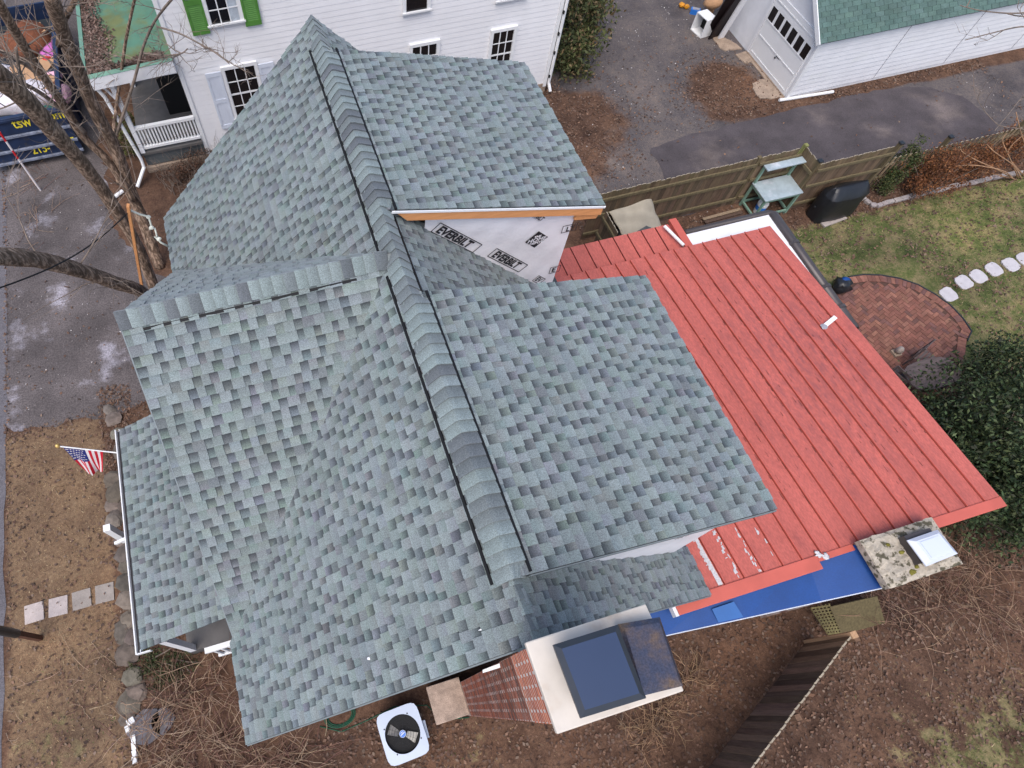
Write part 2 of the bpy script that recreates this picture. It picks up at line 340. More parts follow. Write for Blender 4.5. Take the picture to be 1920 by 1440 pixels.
Fq = np.stack([idx[:-1, :-1].ravel(), idx[:-1, 1:].ravel(), idx[1:, 1:].ravel(), idx[1:, :-1].ravel()], 1)
GZ = np.zeros(nx * ny)
M['ground'] = bpy.data.materials.new('ground'); gm = M['ground']; gm.use_nodes = True
def ground_nodes():
    n = gm.node_tree.nodes; l = gm.node_tree.links; b = n['Principled BSDF']; b.inputs['Roughness'].default_value = 0.95; b.inputs['Specular IOR Level'].default_value = 0.15
    tc = n.new('ShaderNodeTexCoord'); a = n.new('ShaderNodeAttribute'); a.attribute_name = 'Col'
    sp = n.new('ShaderNodeSeparateColor'); l.new(a.outputs['Color'], sp.inputs[0])
    def noise(sc, det=8, rg=0.65):
        t = n.new('ShaderNodeTexNoise'); t.inputs['Scale'].default_value = sc; t.inputs['Detail'].default_value = det; t.inputs['Roughness'].default_value = rg; l.new(tc.outputs['Object'], t.inputs['Vector']); return t.outputs['Fac']
    def rampc(fac, stops):
        r = n.new('ShaderNodeValToRGB'); l.new(fac, r.inputs[0]); e = r.color_ramp.elements
        while len(e) < len(stops): e.new(0.5)
        for i, (p, c) in enumerate(stops): e[i].position = p; e[i].color = (*c, 1)
        return r.outputs[0]
    def math_(op, x, y):
        q = n.new('ShaderNodeMath'); q.operation = op
        for i, s in enumerate((x, y)):
            if isinstance(s, float): q.inputs[i].default_value = s
            else: l.new(s, q.inputs[i])
        return q.outputs[0]
    def mask(w, nz, k=0.9):
        q = n.new('ShaderNodeMapRange'); q.interpolation_type = 'SMOOTHSTEP'; q.inputs[1].default_value = 0.38; q.inputs[2].default_value = 0.62
        l.new(math_('ADD', w, math_('MULTIPLY', math_('SUBTRACT', nz, 0.5), k)), q.inputs[0]); return q.outputs[0]
    def mix(fac, A, B, mode='MIX'):
        x = n.new('ShaderNodeMix'); x.data_type = 'RGBA'; x.blend_type = mode
        if isinstance(fac, float): x.inputs[0].default_value = fac
        else: l.new(fac, x.inputs[0])
        l.new(A, x.inputs[6]); l.new(B, x.inputs[7]); return x.outputs[2]
    mid = noise(2.2); big = noise(0.7); fine = noise(14.0, 10, 0.75); vf = noise(45.0, 4, 0.7)
    soil = rampc(mix(0.5, fine, mid), [(0.30, (0.034, 0.020, 0.014)), (0.45, (0.090, 0.052, 0.036)), (0.56, (0.145, 0.086, 0.058)), (0.70, (0.23, 0.145, 0.10))])
    tan = rampc(mix(0.35, fine, mid), [(0.30, (0.075, 0.046, 0.030)), (0.46, (0.170, 0.110, 0.070)), (0.56, (0.235, 0.160, 0.098)), (0.68, (0.32, 0.230, 0.145))])
    grn = rampc(mix(0.6, fine, mid), [(0.34, (0.040, 0.058, 0.020)), (0.47, (0.100, 0.120, 0.040)), (0.54, (0.190, 0.165, 0.080)), (0.66, (0.29, 0.225, 0.125))])
    grv = rampc(mix(0.4, fine, mid), [(0.28, (0.046, 0.042, 0.044)), (0.48, (0.118, 0.106, 0.108)), (0.60, (0.160, 0.135, 0.122)), (0.78, (0.33, 0.29, 0.28))])
    c = mix(mask(sp.outputs[0], big, 1.1), soil, tan)
    c = mix(mask(sp.outputs[1], mid, 1.5), c, grn)
    c = mix(mask(sp.outputs[2], big, 1.0), c, grv)
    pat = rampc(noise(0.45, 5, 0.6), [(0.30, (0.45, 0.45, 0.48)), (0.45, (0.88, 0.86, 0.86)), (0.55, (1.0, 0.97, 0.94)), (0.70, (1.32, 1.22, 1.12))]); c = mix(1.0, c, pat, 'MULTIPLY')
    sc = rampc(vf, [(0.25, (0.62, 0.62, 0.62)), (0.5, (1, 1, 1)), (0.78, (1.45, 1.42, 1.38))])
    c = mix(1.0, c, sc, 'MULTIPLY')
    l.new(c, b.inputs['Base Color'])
    bp = n.new('ShaderNodeBump'); bp.inputs['Strength'].default_value = 0.7; bp.inputs['Distance'].default_value = 0.03; l.new(fine, bp.inputs['Height']); l.new(bp.outputs[0], b.inputs['Normal'])
ground_nodes()
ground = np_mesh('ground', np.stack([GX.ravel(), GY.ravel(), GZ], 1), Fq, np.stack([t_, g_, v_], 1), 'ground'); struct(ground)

def ragged(poly, step=0.25, amp=0.08, seed=1):       # a polygon border with uneven edges
    rd = random.Random(seed); out = []
    for i, (x0, y0) in enumerate(poly):
        x1, y1 = poly[(i + 1) % len(poly)]; L = math.hypot(x1 - x0, y1 - y0); k = max(1, int(L / step)); nxn, nyn = -(y1 - y0) / L, (x1 - x0) / L
        for j in range(k):
            q = j / k; a = rd.uniform(-amp, amp) + amp * math.sin((x0 + q * L) * 3.1); out.append((x0 + (x1 - x0) * q + nxn * a, y0 + (y1 - y0) * q + nyn * a))
    return out
def sheet(name, poly, z, m):
    mb = MB(); mb.add([(x, y, z) for x, y in poly], [tuple(range(len(poly)))]); o = mb.build(name, m); struct(o); return o
sheet('driveway_apron', ragged([(-7.80, 8.45), (-6.2, 8.35), (-5.1, 8.05), (-3.1, 8.9), (-2.3, 11.3), (-3.5, 12.2), (-4.4, 13.6), (-4.7, 16.4), (-4.5, 32), (-7.80, 32)], 0.2, 0.10, 2), 0.004, 'apron')
sheet('road', ragged([(-30, -40), (-7.72, -40), (-7.70, 1.3), (-7.62, 6), (-7.50, 13), (-7.40, 32), (-30, 60)], 0.4, 0.03, 3), 0.008, 'road')
sheet('asphalt_driveway', ragged([(11.55, 12.85), (14.1, 13.0), (19.7, 13.15), (21.6, 12.75), (22.3, 12.1), (22.55, 10.9), (22.2, 10.15), (11.2, 10.05), (11.35, 11.5)], 0.25, 0.05, 4), 0.006, 'asphalt')

# ================================================================== MAIN HOUSE
XR, ZR, YC = 1.355, 7.46, 5.19             # ridge position and height, cross-gable ridge
RUN = 3.625; XE, ZE = XR - RUN, ZR - RUN    # 45 degree pitch
Y0, Y1 = 0.21, 10.25
XD, ZD = 4.93, 6.50                         # shed dormer eaves
house = thing('house', 'green shingled house with cross gable, shed dormers and red metal addition', 'house')
S2 = math.sqrt(0.5)
# walls
wb = MB()
wb.box((-1.9, 0.45, 0), (4.6, 10.0, ZE - 0.05))
wb.prism([(-1.9, 2.0), (-1.9, 8.4), (-1.0, 8.4), (-1.0, 2.0)], 0.0, ZE)
wb.add([(-1.9, YC - 3.2, ZE - .1), (-1.9, YC + 3.2, ZE - .1), (-1.9, YC, ZR - 0.45)], [(0, 1, 2)])
for yy in (0.45, 10.0): wb.add([(XR - 3.2, yy, ZE - .1), (XR + 3.2, yy, ZE - .1), (XR, yy, ZR - 0.45)], [(0, 1, 2)])
wb.build('wall', 'bluewall', house)
# roof decks
roof = MB()
def slab_quad(mb, a, b, c, d, t=0.12):      # a..d counter-clockwise seen from above
    a, b, c, d = map(Vector, (a, b, c, d)); n_ = (b - a).cross(d - a).normalized(); k = [p - n_ * t for p in (a, b, c, d)]
    mb.add([a, b, c, d] + k, [(0, 1, 2, 3), (7, 6, 5, 4), (0, 4, 5, 1), (1, 5, 6, 2), (2, 6, 7, 3), (3, 7, 4, 0)])
slab_quad(roof, (XE, Y0, ZE), (XR, Y0, ZR), (XR, YC - .01, ZR), (XE, YC - RUN, ZE))
slab_quad(roof, (XE, YC + RUN, ZE), (XR, YC + .01, ZR), (XR, Y1, ZR), (XE, Y1, ZE))
slab_quad(roof, (XR, Y0, ZR), (XR + RUN, Y0, ZE), (XR + RUN, Y1, ZE), (XR, Y1, ZR))
XG = -2.21
slab_quad(roof, (XG, YC - RUN, ZE), (XE + .06, YC - RUN, ZE), (XR, YC, ZR), (XG, YC, ZR))
slab_quad(roof, (XG, YC, ZR), (XR, YC, ZR), (XE + .06, YC + RUN, ZE), (XG, YC + RUN, ZE))
main_roof = roof.build('roof', 'deck', house)
trim = MB()
def vee(x, y, s_): return Vector((x, y, s_))
# thin drip edges along the rakes
for (a, b) in (((XE, Y0 - .012, ZE - .03), (XR, Y0 - .012, ZR - .03)), ((XR, Y0 - .012, ZR - .03), (XR + RUN, Y0 - .012, ZE - .03)),
               ((XE, Y1 + .012, ZE - .03), (XR, Y1 + .012, ZR - .03)), ((XR, Y1 + .012, ZR - .03), (XR + RUN, Y1 + .012, ZE - .03)),
               ((XG - .012, YC - RUN, ZE - .03), (XG - .012, YC, ZR - .03)), ((XG - .012, YC + RUN, ZE - .03), (XG - .012, YC, ZR - .03)),
               ((XE - .012, Y0, ZE - .02), (XE - .012, YC - RUN, ZE - .02)), ((XE - .012, YC + RUN, ZE - .02), (XE - .012, Y1, ZE - .02))):
    trim.bar(a, b, 0.016, 0.05)
trim.build('drip_edge', 'dripmetal', house)

# ---- shingles
TABS = [((0.200, 0.236, 0.232), 6), ((0.196, 0.226, 0.232), 4), ((0.184, 0.218, 0.214), 4), ((0.150, 0.168, 0.175), 0.8), ((0.212, 0.248, 0.248), 3)]
def tabcol():
    r = random.uniform(0, sum(w for _, w in TABS))
    for c, w in TABS:
        r -= w
        if r <= 0: break
    return jit(c, 0.05)
field = MB(); pieces = []                      # pieces: (distance score, verts, faces, colours)
EXP = 0.143
def cam_uv(p):
    c = CM @ np.array([p[0], p[1], p[2] - HC]); return (F * c[0] / c[2] + PPX, F * c[1] / c[2] + PPY, c[2])
def shingle_plane(O, U, V, length, ranges, e=EXP, base_h=0.0):
    """O: point on the eave at u = 0; ranges(v) -> list of (u0, u1) at the height v above the eave"""
    O, U, V = Vector(O), Vector(U).normalized(), Vector(V).normalized(); N = U.cross(V)
    if N.z < 0: N = -N
    k = 0; v = 0.0
    P = lambda u, w, h: O + U * u + V * w + N * (h + base_h)
    flip = (U.cross(V)).dot(N) < 0
    def face(f): return [tuple(reversed(q)) for q in f] if flip else f
    while v < length - 0.02:
        top = min(v + e + 0.03, length)
        for (f0, f1) in ranges(v + e * 0.5):
            val = lambda f_, w_: f_(w_) if callable(f_) else f_
            u0, u1 = val(f0, v + e * .5), val(f1, v + e * .5)
            if u1 - u0 < 0.03: continue
            u = u0; is_tab = random.random() < 0.5
            while u < u1 - 1e-4:
                w = random.uniform(0.105, 0.170) if is_tab else random.uniform(0.080, 0.135)
                ue = min(u + w, u1)
                if u1 - ue < 0.05: ue = u1
                c = tabcol(); first, last = u == u0, ue >= u1 - 1e-6
                UL = lambda w_: val(f0, w_) if first else u
                UR = lambda w_: val(f1, w_) if last else ue
                if is_tab:
                    j = random.uniform(-0.004, 0.004); h1 = random.uniform(0.026, 0.032); h2 = 0.009
                    a0, a1, b0, b1 = UL(v), UR(v), UL(top), UR(top)
                    vv = [P(a0, v + j, h1), P(a1, v + j + random.uniform(-.002, .002), h1 + random.uniform(-.002, .002)), P(b1, top, h2), P(b0, top, h2), P(a0, v + j, 0.0), P(a1, v + j, 0.0), P(b1, top, 0.0), P(b0, top, 0.0)]
                    ff = face([(0, 1, 2, 3), (4, 5, 1, 0), (5, 6, 2, 1), (7, 4, 0, 3)])
                    c2 = tuple(q * random.uniform(0.74, 0.88) for q in c); c = tuple(q * 1.04 for q in c)  # top darkened as painted shadow of the course above, lower edge lightened
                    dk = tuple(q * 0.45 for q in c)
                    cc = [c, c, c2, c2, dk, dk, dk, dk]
                    ctr = P((u + ue) / 2, v + e / 2, 0); pu, pv, pd = cam_uv(ctr)
                    if -10 < pu < 1930 and -10 < pv < 1450: pieces.append((pd, vv, ff, cc))
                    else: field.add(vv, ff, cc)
                    if random.random() < 0.10: is_tab = True
                    else: is_tab = False
                else:
                    mid_ = v + e * random.uniform(0.42, 0.58)
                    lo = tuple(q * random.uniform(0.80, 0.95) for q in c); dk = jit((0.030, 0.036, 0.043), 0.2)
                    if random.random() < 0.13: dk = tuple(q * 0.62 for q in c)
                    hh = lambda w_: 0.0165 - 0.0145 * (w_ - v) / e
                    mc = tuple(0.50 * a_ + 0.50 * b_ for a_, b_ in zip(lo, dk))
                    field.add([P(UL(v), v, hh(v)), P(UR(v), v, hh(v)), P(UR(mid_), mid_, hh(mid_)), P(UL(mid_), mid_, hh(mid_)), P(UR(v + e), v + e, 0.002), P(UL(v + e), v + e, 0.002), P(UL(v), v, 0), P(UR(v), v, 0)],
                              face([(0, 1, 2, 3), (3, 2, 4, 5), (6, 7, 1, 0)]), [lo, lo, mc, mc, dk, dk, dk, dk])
                    is_tab = True
                u = ue
        v += e; k += 1
SL = RUN * math.sqrt(2)
h_of = lambda v: v * S2
shingle_plane((XE, 0, ZE), (0, 1, 0), (1, 0, 1), SL, lambda v: [(Y0, lambda w: YC - (RUN - h_of(w)) + .045), (lambda w: YC + (RUN - h_of(w)) - .045, Y1)], base_h=.014)
shingle_plane((XR + RUN, 0, ZE), (0, 1, 0), (-1, 0, 1), SL, lambda v: [(Y0, 1.0), (4.35, 6.1), (9.25, Y1)])
shingle_plane((0, YC - RUN, ZE), (1, 0, 0), (0, 1, 1), SL, lambda v: [(XG, XE + h_of(v) + .04)])
shingle_plane((0, YC + RUN, ZE), (1, 0, 0), (0, -1, 1), SL, lambda v: [(XG, XE + h_of(v) + .04)])
DL = math.hypot(XD - XR, ZR - ZD)
dorm = [(0.84, 4.49), (5.90, 9.40)]
shingle_plane((XD, 0, ZD), (0, 1, 0), (XR - XD, 0, ZR - ZD), DL - 0.1, lambda v: dorm, base_h=0.02)
PXG, PZG, PXW = -4.05, 2.60, -1.93          # porch gutter line and the wall behind
PSL = 0.387; PY0, PY1 = 2.11, 6.30
pz = lambda x: PZG + (x - PXG) * PSL
PL = math.hypot(PXW - PXG, pz(PXW) - PZG)
shingle_plane((PXG + .03, 0, PZG + .012), (0, 1, 0), (1, 0, PSL), PL, lambda v: [(PY0, PY1)])
pieces.sort(key=lambda q: q[0])
for i, (d, vv, ff, cc) in enumerate(pieces):
    if i < 300:
        mb = MB(); mb.add(vv, ff, cc); mb.build('shingle', 'shingle', main_roof)
    else: field.add(vv, ff, cc)
field.build('shingle_courses', 'shingle', main_roof, kind='stuff')

# ---- ridge vents and ridge caps
def on_dormer(y): return any(a + 0.02 < y < b - 0.02 for a, b in dorm)
vent = MB()
def strip(mb, x, y0, y1, z, w, h, tilt):
    d = Vector((1, 0, tilt)).normalized(); n_ = Vector((-tilt, 0, 1)).normalized(); P = []
    for y in (y0, y1):
        for i, j in ((-1, 0), (1, 0), (1, 1), (-1, 1)): P.append(Vector((x, y, z)) + d * (i * w / 2) + n_ * (j * h))
    mb.add(P, [(0, 1, 2, 3), (7, 6, 5, 4), (0, 4, 5, 1), (1, 5, 6, 2), (2, 6, 7, 3), (3, 7, 4, 0)])
VY0, VY1 = 0.86, 9.62
CW = 0.155                                    # half-width of a cap on the slope
xl = XR - CW * 1.05
strip(vent, xl - 0.012, VY0, 4.93, ZR - (XR - xl) + .018, 0.034, 0.030, 1.0)
strip(vent, xl - 0.012, 5.35, VY1, ZR - (XR - xl) + .018, 0.034, 0.030, 1.0)
y = VY0
for (a, b, dorm_) in ((VY0, 4.49, True), (4.49, 5.90, False), (5.90, 9.40, True), (9.40, VY1, False)):
    if dorm_: strip(vent, XR + CW * 1.32, a, b, ZR - CW * 1.32 * .268 + .02, 0.032, 0.034, -0.268)
    else: strip(vent, XR + CW * 1.05, a, b, ZR - CW * 1.05, 0.034, 0.034, -1.0)
strip_c = Vector((0, 0, 0))
# cross ridge vent on the near side
P = []
for x in (-1.97, 0.78):
    for w, h in ((-.018, 0), (.018, 0), (.018, .025), (-.018, .025)):
        c = Vector((x, YC - .165, ZR - .165)); P.append(c + Vector((0, S2, S2)) * w + Vector((0, -S2, S2)) * h)
vent.add(P, [(3, 2, 1, 0), (4, 5, 6, 7), (1, 5, 4, 0), (2, 6, 5, 1), (3, 7, 6, 2), (0, 4, 7, 3)])
vent.build('ridge_vent', 'black', main_roof)
def capcol():
    r = random.random(); return jit((.118, .132, .142), .1) if r < .18 else (jit((.165, .190, .195), .08) if r < .5 else jit((.220, .264, .262), .06))
def cap_piece(prof0, prof1, col):
    """a bent cap: prof0 at its exposed lower end (raised), prof1 at its hidden end; each a list of points"""
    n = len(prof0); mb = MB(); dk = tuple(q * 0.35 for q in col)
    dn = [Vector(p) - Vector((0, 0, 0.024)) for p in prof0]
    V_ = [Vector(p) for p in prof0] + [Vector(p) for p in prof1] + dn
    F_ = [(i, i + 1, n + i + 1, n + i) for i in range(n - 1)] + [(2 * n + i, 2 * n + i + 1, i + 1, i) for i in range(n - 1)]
    mb.add(V_, F_, [tuple(q * 1.05 for q in col)] * n + [tuple(q * .70 for q in col)] * n + [dk] * n)  # hidden end and butt darkened: shadow lines between caps painted in
    return mb.build('ridge_cap', 'shingle', main_roof, smooth=False)
def prof_main(y, right_flat, lift, tw=0.0):
    r = CW
    L = [(-r * 1.02, -r * 1.02 + .0), (-r * .62, -r * .60 + .012), (-r * .28, -r * .25 + .020), (0, 0.026)]
    Rr_f = [(r * .35, .015), (r * .8, -.018), (r * 1.28, -.050)]; Rr_s = [(r * .28, -r * .25 + .02), (r * .62, -r * .6 + .012), (r * 1.02, -r * 1.02)]
    q = right_flat; Rr = [(a[0] * q + b[0] * (1 - q), a[1] * q + b[1] * (1 - q)) for a, b in zip(Rr_f, Rr_s)]
    return [Vector((XR + a + tw, y, ZR + 0.042 + b + lift)) for a, b in L + Rr]
def flatness(y):
    for a, b in dorm:
        if a <= y <= b: return min(1, max(0, (min(y - a, b - y)) / 0.12 + 0.15)) if a > 1 or y > 2 else 1.0
    return 0.0
y = VY0 - 0.03; capy = []
while y < Y1 - 0.02: capy.append(y); y += 0.150
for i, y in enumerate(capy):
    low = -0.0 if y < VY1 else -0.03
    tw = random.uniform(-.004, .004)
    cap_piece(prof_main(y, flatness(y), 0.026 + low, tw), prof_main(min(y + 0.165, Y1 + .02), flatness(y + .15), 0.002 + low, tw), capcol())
y = 0.18                                       # the lower run of caps beyond the vent, down to the chimney
while y < VY0 - 0.02:
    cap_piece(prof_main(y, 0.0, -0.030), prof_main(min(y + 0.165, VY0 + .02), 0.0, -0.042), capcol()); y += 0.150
def prof_cross(x, lift):
    r = CW; L = [(-r * 1.02, -r * 1.02), (-r * .62, -r * .6 + .012), (-r * .28, -r * .25 + .02), (0, .026), (r * .28, -r * .25 + .02), (r * .62, -r * .6 + .012), (r * 1.02, -r * 1.02)]
    return [Vector((x, YC + a, ZR + .03 + b + lift)) for a, b in L]
x = XG - 0.02
while x < XR - 0.17:
    a = prof_cross(x, .024); b = prof_cross(min(x + .165, XR - .1), .001); cap_piece(a[::-1], b[::-1], capcol()); x += 0.150

# ---- shed dormers
def dz(x): return ZR - (x - XR) * (ZR - ZD) / (XD - XR)
for k, (a, b) in enumerate(dorm):
    dm = MB(); sl = MB()
    slab_quad(sl, (XR + .02, a, dz(XR + .02) + .012), (XD, a, ZD + .012), (XD, b, ZD + .012), (XR + .02, b, dz(XR + .02) + .012), 0.10)
    sl.build('dormer_roof_deck', 'deck', house)
    xf = 4.52; yn, yf = a + 0.09, b - 0.09; x_in = 2.02
    mz = lambda x: ZR - (x - XR)
    w = MB()
    bot = 3.38 if k else 3.9
    # near cheek, front, far cheek in white wrap (with a few soft wrinkles on the near cheek)
    n_u, n_v = 26, 12; V_ = []; F_ = []
    for i in range(n_u + 1):
        x = x_in + (xf - x_in) * i / n_u; zt = dz(x) - 0.085; zb = max(mz(x) - 0.03, bot) if x < xf - .02 else bot
        for j in range(n_v + 1):
            z = zb + (zt - zb) * j / n_v
            wr = 0.008 * math.sin(5 * x + 7 * z) + 0.006 * math.sin(11 * x - 9 * z + 1) + 0.004 * math.sin(23 * z + 4 * x)
            V_.append((x, yn + wr * min(1, (xf - x) * 6), z))
    for i in range(n_u):
        for j in range(n_v):
            q = i * (n_v + 1) + j; F_.append((q, q + n_v + 1, q + n_v + 2, q + 1))
    w.add(V_, F_)
    wo = w.build('house_wrap', 'wrap', house, smooth=True)
    w = MB(); w.quad((xf, yn, bot), (xf, yf, bot), (xf, yf, dz(xf) - .085), (xf, yn, dz(xf) - .085))
    w.quad((xf, yf, bot), (x_in, yf, mz(x_in) - .03), (x_in, yf, dz(x_in) - .085), (xf, yf, dz(xf) - .085)); w.build('dormer_wall', 'wrap', house)
    if k == 1:
        f = MB(); f.add([(1.72, a - .022, dz(1.72) - .17), (XD - .02, a - .022, ZD - .165), (XD - .02, a - .022, ZD + .0), (1.55, a - .022, dz(1.55) + .0), (1.72, a + .02, dz(1.72) - .17), (XD - .02, a + .02, ZD - .165), (XD - .02, a + .02, ZD), (1.55, a + .02, dz(1.55))],
              [(0, 1, 2, 3), (1, 5, 6, 2), (0, 4, 5, 1), (3, 2, 6, 7), (4, 7, 6, 5), (0, 3, 7, 4)])
        f.build('rake_board', 'pine', house, bevel=0.004)
        f = MB(); f.bar((4.50, a + .045, ZD - .12), (XD - .03, a + .045, ZD - .20), 0.045, 0.17); f.build('lookout_block', 'pine', house, bevel=0.004)
        f = MB(); f.bar((1.50, a - .03, dz(1.5) + .012), (XD, a - .03, ZD + .012), 0.016, 0.035); f.build('white_drip_edge', 'white', house)
        # the printing on the wrap
        o_ = lambda u, v: PY(u, v, yn - .012)
        dd = Vector((1, 0, -1)).normalized(); uu = Vector((1, 0, 1)).normalized()
        def frame(c0, L, Hh, tdir=dd, udir=uu, th=0.010, cut=(0, 1)):
            fb = MB(); c0 = Vector(c0); q = Vector((0, -.003, 0))
            A, B_, C_, D_ = c0, c0 + tdir * L, c0 + tdir * L + udir * Hh, c0 + udir * Hh
            for p_, r_ in ((A, B_), (D_, C_), (A, D_), (B_, C_)): fb.bar(p_ + q, r_ + q, th, .002, up=(0, 1, 0))
            return fb.build('printed_frame', 'ink', wo)
        for (u, v, L) in ((808, 434, 1.02), (914, 480, 0.92)):
            c0 = o_(u, v); frame(c0, L, 0.20, th=.014); text('EVERBILT', 0.205, c0 + dd * 0.06 + uu * 0.032, dd, uu, 'ink', 'printed_word', wo, bold=0.009, sx=L / 1.10, shear=0.12)
        c0 = o_(1003, 400 + 138); frame(o_(998, 526), 0.22, 0.15); text('EV', 0.15, o_(998, 526) + dd * .03 + uu * .03, dd, uu, 'ink', 'printed_word', wo, bold=.004, sx=.85)
        X1 = Vector((1, 0, 0)); Z1 = Vector((0, 0, 1)); hx = Vector((1, 0, -.12)).normalized()
        text('E', 0.16, o_(1033, 510), X1, Z1, 'ink', 'printed_word', wo, bold=.004); frame(o_(1029, 513), 0.19, .17, X1, Z1)
        text('LT', 0.15, o_(1060, 434), X1, Z1, 'ink', 'printed_word', wo, bold=.004, sx=.9); frame(o_(1052, 437), 0.25, .16, X1, Z1)
        text('BILT', 0.12, o_(1004, 408), dd, uu, 'ink', 'printed_word', wo, bold=.003, sx=.7)
        text('Everbilt.com', 0.05, o_(994, 405), dd, uu, 'inkgrey', 'printed_word', wo)
        c = o_(1006, 449); q = Vector((0, -.004, 0)); hs = 0.20
        fb = MB(); fb.quad(c - X1 * hs + q, c - Z1 * hs + q, c + X1 * hs + q, c + Z1 * hs + q); fb.build('printed_emblem', 'ink', wo)
        for s_, dz_, sz in (('THE', .075, .065), ('HOME', .0, .115), ('DEPOT', -.075, .075)):
            text(s_, sz, c + Z1 * dz_ + Vector((0, -.005, 0)), X1, Z1, 'wrap', 'printed_word', wo, bold=.003, align='CENTER', shear=.2)
    else:
        text('BILT', 0.14, PY(1262, 1012, yn - .012), Vector((1, 0, -.3)), Vector((0, 0, 1)), 'ink', 'printed_word', wo, sx=.9)
        text('BILT', 0.14, PY(1175, 1030, yn - .012), Vector((1, 0, -.3)), Vector((0, 0, 1)), 'ink', 'printed_word', wo, sx=.9)
        f = MB(); f.bar((XR + .2, a - .012, dz(XR + .2) - .02), (XD, a - .012, ZD - .02), 0.014, 0.05); f.build('rake_board', 'dripmetal', house)

# ---- red metal addition
RY0, RY1, RX0, RX1, RZ0, RK = 0.28, 6.98, 4.60, 10.18, 3.75, -0.0975
rz = lambda y: RZ0 + (y - RY0) * RK
aw = MB(); aw.box((4.6, 0.42, 0), (10.05, 6.7, 2.9)); aw.box((8.6, 6.6, 0), (10.6, 7.25, 2.75)); aw.box((4.62, 6.7, 0), (8.3, 7.65, 2.7)); aw.build('addition_wall', 'bluewall', house)
mr = MB(); mr.add([(RX0, RY0, RZ0 - .01), (RX1 + .26, RY0, RZ0 - .01), (RX1 + .26, RY1, rz(RY1) - .01), (RX0, RY1, rz(RY1) - .01), (RX0, RY0, RZ0 - .12), (RX1 + .26, RY0, RZ0 - .12), (RX1 + .26, RY1, rz(RY1) - .12), (RX0, RY1, rz(RY1) - .12)],
    [(0, 1, 2, 3), (7, 6, 5, 4), (0, 4, 5, 1), (1, 5, 6, 2), (2, 6, 7, 3), (3, 7, 4, 0)])
metal = mr.build('metal_roof', 'seam', house)
SP = 0.3465; xs_ = [RX1 - SP * i for i in range(17)]
for i, xx in enumerate(xs_[:-1]):
    pb = MB(); x0_ = max(xx - SP + .006, RX0); n_ = 14; d_ = random.uniform(-.002, .002)
    if xx - .016 <= x0_: continue
    V_ = []; F_ = []
    for j in range(n_ + 1):
        yy = RY0 + (RY1 + .03 - RY0) * j / n_
        oc = random.uniform(-.0015, .002); V_ += [(x0_, yy, rz(yy) + .003), ((x0_ + xx) / 2, yy, rz(yy) + .0012 + d_ + oc), (xx - .016, yy, rz(yy) + .003)]
    for j in range(n_):
        q = j * 3; F_ += [(q, q + 1, q + 4, q + 3), (q + 1, q + 2, q + 5, q + 4)]
    e_ = len(V_); V_ += [(x0_, RY1 + .03, rz(RY1) - .03), (xx - .016, RY1 + .03, rz(RY1) - .03)]; F_.append((n_ * 3 + 2, n_ * 3, e_, e_ + 1))
    wear = lambda p_: .10 + .85 * math.exp(-((p_[0] - 9.1) / 1.7) ** 2 - ((p_[1] - 3.6) / 2.4) ** 2)
    pb.add(V_, F_, [(wear(p_), 0, 0) for p_ in V_]); pb.build('metal_panel', 'red', metal)
    sb = MB(); sb.bar((xx, RY0 + .02, RZ0 + .015), (xx, RY1 + .03, rz(RY1) + .015), .012, .036); sb.build('standing_seam', 'redtrim', metal)
# grime caught along some seams
for xi, xx in enumerate(xs_[:14]):
    g = MB(); yy = RY0 + random.uniform(.2, 1.5)
    while yy < RY1 - .2:
        L = random.uniform(.02, .16); w_ = random.uniform(.005, .014); s_ = xx - .012 - w_ - abs(random.gauss(0, .012)) if random.random() < .6 else xx - random.uniform(.03, .30)
        z_ = rz(yy) + .0065; g.quad((s_, yy, z_), (s_ + w_, yy, z_), (s_ + w_ * .7, yy + L, rz(yy + L) + .0065), (s_ + w_ * .2, yy + L, rz(yy + L) + .0065)); yy += L * .4 + random.expovariate(9.0 if xi < 7 else 4.0)
    g.build('grime_streaks', 'rust', metal, kind='stuff')
# peeled paint near the eave of the old roof
for xx, dens in ((xs_[14], 1.0), (xs_[13], .9), (xs_[12], .5), (xs_[11], .25)):
    g = MB(); yy = RY0 + .05
    for _ in range(int(60 * dens)):
        yy = RY0 + random.uniform(.02, 1.7); w_ = random.uniform(.01, .045) * (1.4 if dens > .8 else .8); L = random.uniform(.02, .10); s_ = xx - .02 - random.uniform(.0, .06) - w_
        g.quad((s_, yy, rz(yy) + .0075), (s_ + w_, yy + .01, rz(yy) + .0075), (s_ + w_ * .8, yy + L, rz(yy + L) + .0075), (s_ + w_ * .2, yy + L * .8, rz(yy + L * .8) + .0075))
    if dens == 1.0: g.quad((xx - .11, RY0 + .03, rz(RY0) + .008), (xx - .03, RY0 + .03, rz(RY0) + .008), (xx - .04, RY0 + 1.1, rz(RY0 + 1.1) + .008), (xx - .08, RY0 + 1.15, rz(RY0 + 1.15) + .008))
    g.build('peeled_paint', 'peel', metal, kind='stuff')
tb = MB(); tb.box((4.42, 0.075, RZ0 - .10), (6.95, RY0 + .015, RZ0 + .028)); tb.build('eave_trim', 'redtrim', metal, bevel=.01)
tb = MB(); tb.box((6.953, 0.19, RZ0 - .08), (7.62, RY0 + .015, RZ0 + .022)); tb.build('eave_trim', 'redtrim', metal, bevel=.01)
tb = MB(); tb.box((8.90, 0.12, RZ0 - .10), (RX1 + .30, RY0 + .015, RZ0 + .026)); tb.build('eave_trim', 'redtrim', metal, bevel=.01)
